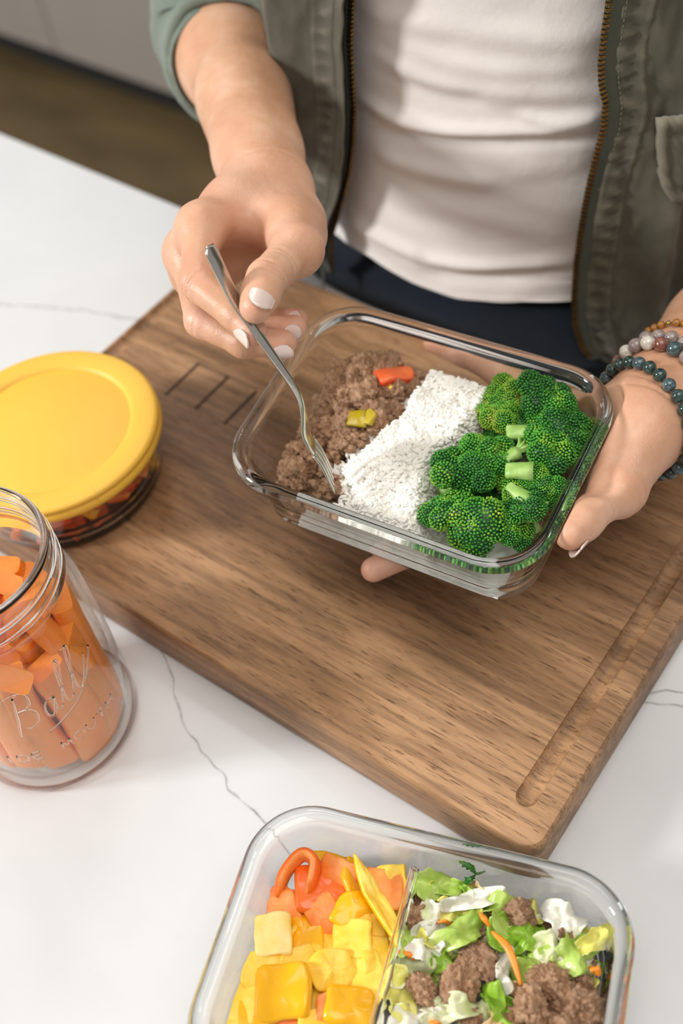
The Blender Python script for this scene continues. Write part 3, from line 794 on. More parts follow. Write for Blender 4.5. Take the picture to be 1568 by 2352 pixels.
palmL = [
    (elL, wrL + axL * .13, .037, .034, .01), (wrL + axL * .13, wrL + axL * .03, .034, .0200, .02), (wrL + axL * .03, wrL, .0195, .0185, .02),
    (wrL + perp * .008, wrL + axL * .11 + perp * .008, .0165, .026, .02), (wrL - perp * .008, wrL + axL * .11 - perp * .008, .0165, .026, .02),
    (wrL - [0, 0, .004], LI[0] - [0, 0, .002], .0200, .0135, .015), (wrL - [0, 0, .006], LM_[0] - [0, 0, .003], .0200, .0135, .015),
    (wrL - [0, 0, .008], LR_[0] - [0, 0, .003], .0190, .0130, .015), (wrL + perp * 0 - [0, 0, .008], LP[0] - [0, 0, .002], .0185, .0120, .015),
    (wrL + (LT[0] - wrL) * .35, LT[0], .0175, .0165, .018), (LT[0], LT[1], .0165, .0135, .012), ((wrL + LI[0]) / 2 + [.004, -.004, -.004], LT[1] - [0, 0, .004], .012, .010, .014),
    (LI[0], LM_[0], .012, .012, .01), (LM_[0], LR_[0], .012, .0115, .01), (LR_[0], LP[0], .0115, .011, .01)]
fL = [[(LI[0], .0122), (LI[1], .0094), (LI[2], .0086), (LI[3], .0078)],
      [(LM_[0], .0122), (LM_[1], .0096), (LM_[2], .0087), (LM_[3], .0079)],
      [(LR_[0], .0118), (LR_[1], .0091), (LR_[2], .0083), (LR_[3], .0074)],
      [(LP[0], .0110), (LP[1], .0085), (LP[2], .0077), (LP[3], .0069)],
      [(LT[0], .0155), (LT[1], .0130), (LT[2], .0112), (LT[2] * .5 + LT[3] * .5, .0108), (LT[3], .0092)]]
fdL = build_limb(palmL, fL, .0010, kf=.009)
# keep the hand clear of the dish: carve away anything above its underside, inside its footprint
X, Y, Z = fdL.grid(np.zeros(3, int), fdL.n)
under = .0895 + (.129 * (Y - .3674) - .019 * (X + .2742)) / .991 - .0006
ux = (X - HC.x) * cos(ea) + (Y - HC.y) * sin(ea); uy = -(X - HC.x) * sin(ea) + (Y - HC.y) * cos(ea)
up_t = np.clip((Z - under) / .061, 0, 1.2)
hx = HW / 2 - .0125 + .0125 * up_t + .0015; hy = HD / 2 - .0125 + .0125 * up_t + .0015 + .008
qx = np.abs(ux) - hx + .024; qy = np.abs(uy) - hy + .024
foot = np.sqrt(np.maximum(qx, 0)**2 + np.maximum(qy, 0)**2) + np.minimum(np.maximum(qx, qy), 0) - .024
block = np.maximum(foot, under - Z)     # negative inside the dish volume
fdL.f = np.maximum(fdL.f, -block.astype(np.float32))
crease(fdL, LT[2], LT[3] - LT[2], R_RIGHT + R_DOWN, .0125, .0018, .0010, 3, .0030)
carve(fdL, atd(1366, 1100, .622), .0085, .010)
crease(fdL, atd(1440, 1040, .64), perp * .8 + np.array([0, -.5, .1]), tocam(atd(1440, 1040, .64)), .026, .0010, .0012, 2, .008)
crease(fdL, LT[1], LT[2] - LT[1], R_RIGHT * .4 + R_DOWN, .015, .0014, .0010, 2, .004)
crease(fdL, wrL + axL * .002, axL, tocam(wrL), .030, .0010, .0012, 2, .005)
VL, QL = surface_nets(fdL)

# ------------------------------------------------------------------ torso core and upper arms, joined to the same body mesh
TCX, TCY, TA, TB = -.415, .681, .165, .120
def ell(th, z, a=TA, b=TB, cx=TCX, cy=TCY): return (cx + a * cos(th), cy + b * sin(th), z)
core = []
for z, s in ((-.20, .90), (-.05, .90), (.05, .88), (.20, .86), (.36, .92), (.46, 1.0), (.52, .85), (.56, .45), (.58, .30)):
    core.append([ell(2 * pi * j / 48, z, (TA - .012) * s, (TB - .012) * s) for j in range(48)])
Vc, Fcc = loops_mesh(core)
shR = np.array([TCX - .175, TCY + .01, .49]); shL = np.array([TCX + .175, TCY + .01, .49])
person = empty('person', (TCX, TCY, floor_z))
setp(person, 'person in white shirt, open olive jacket and dark jeans, holding a fork and a dish', 'person')
PO = np.array([TCX, TCY, floor_z])
allV = [VR, VL, np.array([list(v) for v in Vc])]; allF = [QR.tolist(), QL.tolist(), [list(f) for f in Fcc]]
for sh, el in ((shR, elR), (shL, elL)):
    v, f = tube([sh, (sh + el) / 2, el], [.052, .047, .042], 24); allV.append(np.array([list(q) for q in v])); allF.append([list(q) for q in f])
off = 0; VV = []; FF = []
for v, f in zip(allV, allF):
    VV.append(v - PO); FF += [[x + off for x in q] for q in f]; off += len(v)
body = mesh_obj('body', np.vstack(VV), FF, M['skin'], person)
sp = [(p, .008, .75) for p in (I[3], Md[3], Rg[3], Pk[3], LI[3], LP[3], LM_[3], LR_[3])] + [(p, .013, .42) for p in (I[0], Md[0], T[3])] + [(I[1], .012, .4), (Md[1], .012, .4), (T[1], .018, .35), (T[2], .012, .25), (LT[3], .012, .35), (wrR * .4 + I[0] * .6, .04, .30), (LT[1] * .5 + LI[0] * .5, .05, .32), (LI[2], .02, .6), (LP[2], .02, .5)]
flush_attr(body, [(np.array(p) - PO, r, s) for p, r, s in sp])
def nail(tip, prev, back, r, wd, ln, shift=0):
    return fingernail(person, np.array(tip) - PO, np.array(tip) - np.array(prev), back, r, wd, ln, shift=shift)
nail(T[3], T[2], tocam(T[3]) * 1.0 + R_RIGHT * .18 - R_DOWN * .1, .0092, .0150, .0165, -.0010)
nail(I[3], I[2], R_DOWN * .85 + tocam(I[3]) * .62 - R_RIGHT * .1, .0081, .0112, .0128, .0005)
nail(Md[3], Md[2], R_DOWN * .75 + tocam(Md[3]) * .65, .0078, .0105, .0120, .0005)
nail(Rg[3], Rg[2], R_DOWN * .35 + tocam(Rg[3]) * .9, .0073, .0088, .0100, .001)
nail(Pk[3], Pk[2], -R_DOWN * .1 + R_RIGHT * .2 + tocam(Pk[3]) * .9, .0066, .0078, .0088, .002)
nail(LT[3], LT[2], R_RIGHT * .75 + R_DOWN * .55 - tocam(LT[3]) * .25, .0096, .0130, .0150, .001)

# ------------------------------------------------------------------ shirt
def front_angle_for(u, v, a, b, cx=TCX, cy=TCY):
    """angle and height where the sight line through a photo point meets the upright elliptic surface"""
    r = ray(u, v); o = (CAM[:2] - [cx, cy]) / [a, b]; d = r[:2] / [a, b]
    A = d @ d; B = 2 * o @ d; C_ = o @ o - 1; D_ = B * B - 4 * A * C_
    if D_ < 0: t = -B / (2 * A)
    else: t = (-B - sqrt(D_)) / (2 * A)
    p = CAM + r * t; q = (p[:2] - [cx, cy]) / [a, b]
    return atan2(q[1], q[0]), p[2]
def profile_ab(z):   # gentle belly shape
    s = 1 - .10 * math.exp(-((z - .22) / .10) ** 2); return s
hem_px = [(700, 490), (780, 545), (850, 590), (950, 650), (1050, 685), (1200, 693), (1315, 692), (1450, 660)]
hem = sorted([front_angle_for(u, v, TA, TB) for u, v in hem_px])
HT = [h[0] for h in hem]; HZ = [h[1] for h in hem]
def hemz(th):
    th = (th + pi) % (2 * pi) - pi
    return float(np.interp(th, HT, HZ))
folds = []
for (p0, p1, p2, w_, amp) in (((815, 225), (1010, 300), (1390, 290), .0045, .0050), ((830, 110), (1060, 205), (1390, 215), .006, .0035), ((870, 300), (1100, 325), (1380, 312), .0035, -.004), ((1180, 262), (1280, 275), (1390, 262), .003, .0035),
                         ((860, 355), (1000, 395), (1150, 420), .006, .0045), ((880, 420), (1060, 490), (1250, 520), .008, .003), ((790, 500), (900, 560), (980, 590), .006, .0045), ((960, 590), (1100, 610), (1318, 600), .0045, .0050), ((960, 625), (1100, 640), (1318, 628), .0045, -.0040),
                         ((820, 20), (1000, 60), (1390, 100), .007, .003), ((900, 180), (1000, 215), (1130, 235), .004, -.0025), ((820, 60), (1080, 150), (1385, 165), .006, .0025)):
    Pq = spline([(*p0, 0), (*p1, 0), (*p2, 0)], 60); folds.append((np.array([front_angle_for(x[0], x[1], TA, TB) for x in Pq]), w_, amp))
V, Fc = [], []; nt, nz = 300, 190
for iz in range(nz + 1):
    for it in range(nt):
        th = 2 * pi * it / nt; th_ = (th + pi) % (2*pi) - pi; hz = hemz(th) ; z = hz + (.52 - hz) * (iz / nz) ** 1.15
        dsp = 0
        if -2.6 < th_ < -.4 and z < .34:
            for pl, w_, amp in folds:
                dd = ((pl[:, 0] - th_) * TA) ** 2 + (pl[:, 1] - z) ** 2; i = dd.argmin()
                if dd[i] < (w_ * 4) ** 2:
                    e = min(i, len(pl) - 1 - i) / (len(pl) / 2); dz_ = (z - pl[i, 1]); dsp += amp * math.exp(-dd[i] / (2 * w_ * w_)) * min(1, e * 2.5 + .15) * (1 if True else 0)
        dsp += .0022 * noise.noise(Vector((th_ * 1.6, z * 26 - th_ * 1.5, 2)))+ .0010 * noise.noise(Vector((th_ * 5, z * 60, 7)))
        if z - hz < .004: dsp += .0006
        if .019 < z - hz < .0225: dsp -= .0007
        s = 1 + dsp / .14
        V.append((TCX + TA * s * cos(th) - PO[0], TCY + TB * s * sin(th) - PO[1], z - PO[2]))
for iz in range(nz):
    for it in range(nt): Fc.append((iz*nt + it, iz*nt + (it+1) % nt, (iz+1)*nt + (it+1) % nt, (iz+1)*nt + it))
Fc.append(tuple(nz*nt + j for j in range(nt)))
shirt = mesh_obj('shirt', V, Fc, M['shirt'], person)
# turned-in hem
V2, F2 = tube([Vector((TCX + (TA - .0005) * cos(t), TCY + (TB - .0005) * sin(t), hemz(t) + .001)) - Vector(PO) for t in np.linspace(0, 2*pi, 120, endpoint=False)], .0011, 6, closed=True)
mesh_obj('shirt_hem', V2, F2, M['shirt'], shirt)

# ------------------------------------------------------------------ jeans
JA, JB = TA - .008, TB - .011
loops = []
for z, s, bb in ((.10, .97, JB), (.055, .99, JB), (.045, .995, JB), (.043, .975, JB - .001), (.030, .985, JB + .006), (.003, .995, JB + .008), (-.002, 1.0, JB + .003), (-.05, 1.0, JB), (-.12, 1.02, JB), (-.20, 1.02, JB)):
    lp = []
    for t in np.linspace(0, 2*pi, 96, endpoint=False):
        e = .55 if z < .035 else 1.0
        c_, s_ = cos(t), sin(t); x = (JA + (.012 if z < .035 else 0)) * s * math.copysign(abs(c_) ** e, c_); y = bb * s * math.copysign(abs(s_) ** e, s_)
        y = TCY + y; y = max(y, .5752 if z < -.001 else (.5655 if z > .042 else .5585))
        lp.append((TCX + x - PO[0], y + (.006 if z < -.01 else 0) - PO[1], z - PO[2]))
    loops.append(lp)
V, Fc = loops_mesh(loops[::-1]); V = list(V); Fc = list(Fc)
for sx in (-1, 1):
    lp = []
    for z, r, yo in ((-.14, .082, .005), (-.25, .080, .01), (-.45, .066, .02), (-.62, .055, .02), (-.80, .052, .03), (-.897, .055, .03)):
        lp.append((TCX + sx * .074 - PO[0], TCY + yo - PO[1], z - PO[2], r))
    v, f = tube([(x, y, z) for x, y, z, r in lp], [r for *_, r in lp], 28); b = len(V); V += [tuple(q) for q in v]; Fc += [tuple(i + b for i in q) for q in f]
jeans = mesh_obj('jeans', V, Fc, M['denim'], person)

# ------------------------------------------------------------------ jacket: two hanging fronts, back and sleeves
KA, KB = TA + .022, TB + .020
zipR = [(1398, -60), (1394, 0), (1384, 70), (1376, 140), (1377, 190), (1386, 235), (1382, 290), (1366, 350), (1352, 410), (1340, 470), (1328, 540), (1319, 610), (1315, 680), (1317, 740), (1332, 790), (1360, 828), (1385, 842)]
zipL = [(826, -60), (812, 0), (808, 90), (812, 180), (816, 250), (812, 330), (806, 390), (795, 440), (780, 490), (767, 535), (765, 590), (770, 652)]
ZR = np.array([front_angle_for(u, v, KA, KB) for u, v in zipR]); ZL = np.array([front_angle_for(u, v, KA, KB) for u, v in zipL])
ZR = ZR[ZR[:, 1].argsort()]; ZL = ZL[ZL[:, 1].argsort()]
print('zipR z', ZR[0], ZR[-1], 'zipL', ZL[0], ZL[-1])
def thR(z): return float(np.interp(z, ZR[:, 1], ZR[:, 0]))
def thL(z): return float(np.interp(z, ZL[:, 1], ZL[:, 0]))
def flare(th, z, side):
    q = (th - thR(z)) if side > 0 else (thL(z) - th)
    q = min(max(q / 1.25, 0), 1); q = q * q * (3 - 2 * q); return (.075 if side > 0 else .03) * q
def onk(th, z, off=0, side=0):
    s = 1 + off / .16; a = KA + (flare(th, z, side) if side else 0)
    return np.array([TCX + a * s * cos(th), TCY + (KB + (a - KA) * .4) * s * sin(th), z])
def panel(name, side):
    V, Fc = [], []; ns, nz = 150, 130
    z0 = ZR[0, 1] if side > 0 else ZL[0, 1]; tz = thR if side > 0 else thL
    for iz in range(nz + 1):
        w0 = iz / nz
        for i in range(ns + 1):
            q = i / ns
            arc = q ** 1.25 * 1.65   # radians away from the opening
            if side > 0: hb = z0 + .004 * q + .010 * (1 - math.exp(-((q / .03)))) * 0
            else: hb = z0 + .055 * min(q * 6, 1) ** .7
            if side > 0: hb = z0 + .010 * (1 - min(q / .05, 1)) ** 2 - .004 * math.sin(min(q * 7, 1) * pi)
            z = hb + (.53 - hb) * w0
            th = tz(max(z, z0)) + side * arc
            s_ = arc * KA
            d = 0
            d += .0085 * noise.noise(Vector((s_ * 16 + 3 * side, z * 2.6, 1.3))) * min(1, s_ / .03)
            d += .0034 * noise.noise(Vector((s_ * 55 + z * 12, z * 14, 5)))
            d += .0016 * noise.noise(Vector((s_ * 120, z * 60, 8)))
            # placket: raised band with puckered seam
            if s_ < .030:
                d += .0014 * (1 if .008 < s_ < .0275 else 0)
                d += .0016 * sin(z * 520 + 4 * noise.noise(Vector((z * 40, side, 0))) + s_ * 160) * math.exp(-((s_ - .018) / .008) ** 2)
            d += .0060 * math.exp(-((s_ - (.058 - .10 * (z - .15) * side * 0)) / .008) ** 2)      # long fold beside the band
            d -= .0030 * math.exp(-((s_ - .075) / .008) ** 2)
            if side < 0: d += .010 * math.exp(-((s_ - .05) / .016) ** 2) + .012 * math.exp(-s_ / .03)
            sc = 1 + d / .16
            V.append(onk(th, z, (sc - 1) * .16, side) - PO)
    n = ns + 1
    for iz in range(nz):
        for i in range(ns):
            f = (iz*n + i, iz*n + i + 1, (iz+1)*n + i + 1, (iz+1)*n + i); Fc.append(f if side > 0 else f[::-1])
    o = mesh_obj(name, V, Fc, M['jacket'], jacket)
    md = o.modifiers.new('thick', 'SOLIDIFY'); md.thickness = .0016; md.offset = -1
    return o
# the jacket itself: back half with shoulders
V, Fc = [], []
for iz in range(31):
    z = -.02 + .56 * iz / 30
    for i in range(61):
        th = -.15 + (pi + .30) * i / 60; s = 1.02 + .02 * noise.noise(Vector((th * 3, z * 6, 0)))
        if z > .48: s *= 1 - (z - .48) / .06 * .35
        V.append((TCX + KA * s * cos(th) - PO[0], TCY + KB * s * sin(th) - PO[1], z - PO[2]))
for iz in range(30):
    for i in range(60): Fc.append((iz*61 + i, iz*61 + i + 1, (iz+1)*61 + i + 1, (iz+1)*61 + i))
jacket = mesh_obj('jacket', V, Fc, M['jacket'], person)
md = jacket.modifiers.new('thick', 'SOLIDIFY'); md.thickness = .002
pR = panel('jacket_front', 1); pL = panel('jacket_front', -1)
# zips: dark tape plus a row of small brass teeth
for tz, ZZ, sd in ((thR, ZR, 1), (thL, ZL, -1)):
    zs = np.linspace(ZZ[0, 1] + .012, .525, 150)
    V = []; Fc = []
    for i, z in enumerate(zs):
        t = tz(z)
        for a, o_ in ((-.0015, .001), (-.0005, .0022), (.0085, .0030), (.0100, .0015)): V.append(onk(t + sd * a / .17, z, o_) - PO)
    for i in range(len(zs) - 1):
        for j in range(3): Fc.append((i*4 + j, i*4 + j + 1, (i+1)*4 + j + 1, (i+1)*4 + j))
    mesh_obj('zip_tape', V, Fc, M['jacketdark'], jacket)
    V = []; Fc = []
    L_ = [np.array(onk(tz(z), z, .0022)) for z in np.linspace(ZZ[0, 1] + .014, .52, 1100)]
    acc = 0; last = L_[0]
    for k in range(1, len(L_)):
        acc += np.linalg.norm(L_[k] - L_[k-1])
        if acc > .0031:
            acc = 0; c = L_[k] - PO; t_ = (L_[k] - L_[k-1]); t_ /= np.linalg.norm(t_)
            rad = np.array([L_[k][0] - TCX, L_[k][1] - TCY, 0]); rad /= np.linalg.norm(rad); lat = np.cross(t_, rad)
            b = len(V)
            for a_ in (-1, 1):
                for b_ in (-1, 1):
                    for c_ in (-1, 1): V.append(c + t_ * a_ * .0008 + lat * (b_ * .0019) + rad * c_ * .0013)
            Fc += [tuple(x + b for x in q) for q in ((0,1,3,2), (4,6,7,5), (0,4,5,1), (2,3,7,6), (0,2,6,4), (1,5,7,3))]
    setp(mesh_obj('zip_teeth', V, Fc, M['brass'], jacket, smooth=False), kind='stuff')
# stitching along the band edges
for tz, sd in ((thR, 1), (thL, -1)):
    for s_ in (.0105, .0255):
        V = []; Fc = []
        for z in np.arange(.02, .40, .0036):
            if sd < 0 and z < .12: continue
            t = tz(z) + sd * s_ / .175
            p0 = onk(t, z, .0032) - PO; p1 = onk(tz(z + .0024) + sd * s_ / .175, z + .0024, .0032) - PO
            v, f = tube([p0, (p0 + p1) / 2 , p1], [.0002, .00035, .0002], 5); b = len(V); V += v; Fc += [tuple(x + b for x in q) for q in f]
        setp(mesh_obj('stitching', V, Fc, M['thread'], jacket), kind='stuff')
# pocket flap on the image-right front
fa_seed = [thR(.2) + .6, .2]
V = []; Fc = []
def flap_pt(a, b):
    L0 = [(1500, 266), (1502, 330), (1505, 395), (1526, 455)]; Ltop = (1640, 250); Lbot = (1640, 470)
    lx = np.interp(b, [0, .33, .8, 1], [1500, 1500, 1508, 1530]); ly = np.interp(b, [0, .33, .8, 1], [266, 330, 415, 455])
    u = lx + (1640 - lx) * a; v = ly + (-16 * a if b < .5 else 10 * a)
    th, z = fa_seed[0], fa_seed[1]
    for _ in range(12):
        p0 = pix(onk(th, z, .004, 1)); e = np.array([u, v]) - p0
        if abs(e).max() < .3: break
        J = np.stack([(pix(onk(th + .01, z, .004, 1)) - p0) / .01, (pix(onk(th, z + .002, .004, 1)) - p0) / .002], 1)
        st_ = np.linalg.solve(J, e); th += float(np.clip(st_[0], -.15, .15)); z += float(np.clip(st_[1], -.05, .05))
    fa_seed[0], fa_seed[1] = th, z
    return th, z
for k in range(2):
    for j in range(13):
        fa_seed = [thR(.2) + .6, .2]
        for i in range(15):
            th, z = flap_pt(i / 14, j / 12); e = min(i, j, 12 - j)
            off = (.0105 if k == 0 else .0075) - (.0018 if e == 0 else 0) + (.0016 * noise.noise(Vector((i * .7, j * .8, 0)))) - (.0012 if e == 2 else 0) + (.0010 * noise.noise(Vector((i * 2.1, j * 2.3, 6))))
            V.append(onk(th, z, off, 1) - PO)
n_ = 15 * 13
for k in range(2):
    for j in range(12):
        for i in range(14):
            a = k*n_ + j*15 + i; q = (a, a + 15, a + 16, a + 1); Fc.append(q if k == 0 else q[::-1])
for j in range(12): Fc.append((j*15, j*15 + n_, (j+1)*15 + n_, (j+1)*15))
for i in range(14): Fc.append((i, i + 1, i + 1 + n_, i + n_)); Fc.append((12*15 + i, 12*15 + i + n_, 12*15 + i + 1 + n_, 12*15 + i + 1))
mesh_obj('pocket_flap', V, Fc, M['jacket'], jacket)

# sleeves
def sleeve(sh, el, ax_end, mat, r_el, r_cuff, cuffw, name='sleeve', tilt=0.0):
    path = [sh, sh * .5 + el * .5 + np.array([0, 0, -.005]), el, ax_end]
    Pq = spline(path, 14); k = len(Pq); rad = [np.interp(i / (k-1), [0, .33, .66, 1], [.072, .062, r_el, r_cuff]) for i in range(k)]
    V, Fc = tube([Vector(p) for p in Pq], rad, 40, cap=False)
    V = [Vector(v) for v in V]
    for i in range(k):
        c = Vector(Pq[i])
        for j in range(40):
            v = V[i*40 + j]; d = v - c; v2 = c + d * (1 + .09 * noise.noise(Vector((v.x * 22, v.y * 22, v.z * 22))) + .05 * noise.noise(Vector((v.x * 60, v.y * 60, v.z * 60))))
            V[i*40 + j] = v2
    o = mesh_obj(name, [v - Vector(PO) for v in V], Fc, mat, jacket)
    md = o.modifiers.new('thick', 'SOLIDIFY'); md.thickness = .002; md.offset = -1
    # rolled cuff
    ax = (ax_end - el) / np.linalg.norm(ax_end - el)
    ax = ax - tilt * R_RIGHT; ax /= np.linalg.norm(ax)
    pr = [(r_cuff - .0035, -.001), (r_cuff - .001, .0045), (r_cuff + .004, .007), (r_cuff + .0085, .005), (r_cuff + .0105, -.002), (r_cuff + .0115, -cuffw * .5), (r_cuff + .012, -cuffw), (r_cuff + .008, -cuffw - .004), (r_cuff + .002, -cuffw - .001), (r_cuff - .001, -cuffw * .5)]
    u = np.cross(ax, [0, 0, 1.0]); u /= np.linalg.norm(u); w2 = np.cross(ax, u); V = []; Fc = []; n = 72
    for j in range(n):
        a = 2*pi*j/n
        for q, (r, z) in enumerate(pr):
            rr = r * (1 + .05 * noise.noise(Vector((cos(a) * 1.6, sin(a) * 1.6, q * .15))) ) + .0016 * noise.noise(Vector((a * 4, q * .5, 4)))
            V.append(ax_end + ax * (z + .004 * sin(a + 1)) + u * rr * cos(a) + w2 * rr * sin(a) - PO)
    m_ = len(pr)
    for j in range(n):
        for q in range(m_): Fc.append((j*m_ + q, ((j+1) % n)*m_ + q, ((j+1) % n)*m_ + (q+1) % m_, j*m_ + (q+1) % m_))
    mesh_obj('rolled_cuff', V, Fc, mat, o)
sleeve(shR, elR, wrR + ax_ * (cuffD - .006), M['cuff'], .058, .0460, .045, tilt=.42)
sleeve(shL, elL, elL * .86 + wrL * .14, M['jacket'], .056, .048, .03)

# ================================================================== BRACELETS
def stone(name, base, dark, light, rough=.12):
    m, nt, N, L, P = newmat(name); v = coords(N, L)
    f = ntex(N, L, v, 260, 4, .6, 1.2); r = ramp(N, [(.3, dark), (.5, base), (.72, light)]); L.new(f, r.inputs['Fac']); L.new(r.outputs[0], P.inputs['Base Color'])
    P.inputs['Roughness'].default_value = rough; P.inputs['Coat Weight'].default_value = .6; P.inputs['Coat Roughness'].default_value = .05
    P.inputs['Subsurface Weight'].default_value = .15; P.inputs['Subsurface Radius'].default_value = (.002, .002, .002)
    return m
M['moss'] = stone('moss_agate', rgb('#263c36'), rgb('#101f1b'), rgb('#45605c'))
M['mossblue'] = stone('blue_moss_agate', rgb('#405458'), rgb('#27393b'), rgb('#6c8084'))
M['agate'] = stone('brown_agate', rgb('#988a84'), rgb('#7a645c'), rgb('#beb2ac'))
M['agater'] = stone('red_agate', rgb('#8a5648'), rgb('#5c3028'), rgb('#b58c7c'))
M['agatew'] = stone('white_agate', rgb('#d9d2c4'), rgb('#b8ad9c'), rgb('#efeade'))
M['amber'] = stone('amber_bead', rgb('#a36a20'), rgb('#7a4712'), rgb('#c99340'), .3)
M['gold'] = simple('gold_bead', [rgb('#a88a3a'), rgb('#c2a552')], 90, .3, 0, metallic=1)
M['elastic'] = simple('elastic_cord', [rgb('#3a3026')], 10, .7, 0)
def bead_mesh(r, name, sub=(16, 10)):
    bm = bmesh.new(); bmesh.ops.create_uvsphere(bm, u_segments=sub[0], v_segments=sub[1], radius=r)
    me = bpy.data.meshes.new(name); bm.to_mesh(me); bm.free(); me.polygons.foreach_set('use_smooth', np.ones(len(me.polygons), dtype=bool)); return me
def limb_radius(fd, c, d):
    """distance from the arm axis out to the skin in direction d"""
    for t in np.arange(.012, .06, .0005):
        p = c + d * t; i = np.round((p - fd.lo) / fd.h).astype(int)
        if (i < 0).any() or (i >= fd.n).any() or fd.f[tuple(i)] > 0: return t
    return .03
def bracelet(label, dist, r, mats, tilt=(0, 0), stretch=.0):
    """mats: list of material keys cycled round the loop"""
    c = wrL + axL * dist
    n0 = axL + perp * tilt[0] + np.array([0, 0, tilt[1]]); n0 /= np.linalg.norm(n0)
    u = np.cross(n0, [0, 0, 1.0]); u /= np.linalg.norm(u); v_ = np.cross(n0, u)
    pts = []
    for k in range(360):
        a = 2*pi*k/360; d = u * cos(a) + v_ * sin(a); pts.append(c + d * (limb_radius(fdL, c, d) + r * .92))
    pts = np.array(pts)
    for _ in range(25): pts = (np.roll(pts, 1, 0) + pts * 2 + np.roll(pts, -1, 0)) / 4
    L_ = np.linalg.norm(pts - np.roll(pts, -1, 0), axis=1); tot = L_.sum(); n = int(tot / (2 * r * 1.01)); cum = np.concatenate([[0], np.cumsum(L_)])
    root = empty('beaded_bracelet', tuple(c)); setp(root, label, 'bracelet')
    pc = np.vstack([pts, pts[:1]])
    v, f = tube([Vector(p) - Vector(c) for p in pts[::6]], r * .22, 5, closed=True); mesh_obj('cord', v, f, M['elastic'], root)
    cache = {}
    for i in range(n):
        s = tot * i / n; p = np.array([np.interp(s, cum, pc[:, q]) for q in range(3)]); mk = mats[i % len(mats)]
        rr = r * (.62 if mk == 'gold' else 1)
        if mk not in cache: cache[mk] = bead_mesh(rr, 'bead'); cache[mk].materials.append(M[mk])
        o = bpy.data.objects.new('bead', cache[mk]); COL.objects.link(o); o.parent = root; o.location = Vector(p) - Vector(c); o.rotation_euler = (i * 1.3, i * .7, i)
bracelet('bracelet of round dark green stone beads nearest the hand', .008, .0041, ['moss', 'moss', 'mossblue', 'moss', 'moss', 'mossblue', 'moss'], (.38, .0))
bracelet('bracelet of brown, red and white agate beads beside the dark green one', .032, .0046, ['agate', 'agatew', 'agater', 'mossblue', 'agate', 'agater', 'agatew'], (.20, .0))
bracelet('bracelet of smoky grey-brown agate beads with one gold bead', .042, .0044, ['agate', 'agate', 'agate', 'gold', 'agate', 'agate', 'agate', 'agate', 'agate', 'agate', 'agate'], (.14, .0))
bracelet('thin bracelet of small amber beads highest on the forearm', .066, .0026, ['amber', 'amber', 'amber', 'gold'], (0, .05))

# ================================================================== FORK
fork = empty('fork', tuple(atd(581, 748, .594)))
FO = np.array(fork.location)
setp(fork, 'stainless steel fork held in the pinched fingers, tines in the beef', 'fork')
fp = [atd(480, 563, .578), atd(500, 608, .582), atd(541, 690, .594), atd(578, 745, .5985), atd(618, 805, .604), atd(661, 868, .613), atd(688, 915, .622), atd(698, 955, .629), atd(703, 995, .636), atd(722, 1030, .643)]
print('fork len', sum(np.linalg.norm(fp[i+1]-fp[i]) for i in range(len(fp)-1)))
Pq = spline(fp, 6)
k = len(Pq)
half_w = [float(np.interp(i / (k-1), [0, .04, .15, .4, .62, .72, .82, .92, 1], [.0035, .0058, .0058, .0040, .0024, .0030, .0070, .0105, .0108])) for i in range(k)]
half_t = [float(np.interp(i / (k-1), [0, .15, .4, .62, .75, 1], [.0012, .0017, .0019, .0021, .0014, .0010])) for i in range(k)]
wdir = []
for i in range(k):
    t = Pq[min(i+1, k-1)] - Pq[max(i-1, 0)]; t /= np.linalg.norm(t)
    a = .62 if i < k * .45 else .62 - .34 * min(1, (i - k * .45) / (k * .35))
    d = tocam(Pq[i]) * cos(a) + np.cross(t, tocam(Pq[i])) * sin(a)
    wdir.append(Vector(d))
V, Fc = tube([Vector(p - FO) for p in Pq], [(half_w[i], half_t[i]) for i in range(k)], 16, up=wdir)
mesh_obj('handle', V, Fc, M['steel'], fork)
tdir = Pq[-1] - Pq[-4]; tdir /= np.linalg.norm(tdir); wd_ = np.array(wdir[-1]); wd_ -= tdir * (wd_ @ tdir); wd_ /= np.linalg.norm(wd_)
nd_ = np.cross(tdir, wd_)
for j in range(4):
    o_ = (-1.5 + j) * .0062
    b0 = Pq[-2] + wd_ * o_
    ps = [b0 - FO, b0 + tdir * .010 - nd_ * .0006 - FO, b0 + tdir * .020 - FO, b0 + tdir * .030 + nd_ * .001 - FO]
    v, f = tube(spline(ps, 5), [(.0018, .0009)] * 11 + [(.0014, .0008)] * 4 + [(.0005, .0004)], 10, up=tuple(wd_)); mesh_obj('tine', v, f, M['steel'], fork)

# ================================================================== FOOD
def place_world(o, p, rot=None, s=1.0):
    o.location = Vector(p)
    if rot is not None: o.rotation_euler = rot
    o.scale = (s, s, s) if not hasattr(s, '__len__') else s
    return o
def inst(me, name, p, rot, s=1.0):
    o = bpy.data.objects.new(name, me); COL.objects.link(o); return place_world(o, p, rot, s)
def ico(sub, r=1.0):
    bm = bmesh.new(); bmesh.ops.create_icosphere(bm, subdivisions=sub, radius=r)
    V = np.array([v.co[:] for v in bm.verts]); F = np.array([[v.index for v in f.verts] for f in bm.faces]); bm.free(); return V, F
def as_mesh(name, V, F, mats, fm=None, smooth=True):
    o = mesh_obj(name, V, F, None, mats=mats, fmat=fm, smooth=smooth); me = o.data; bpy.data.objects.remove(o); return me

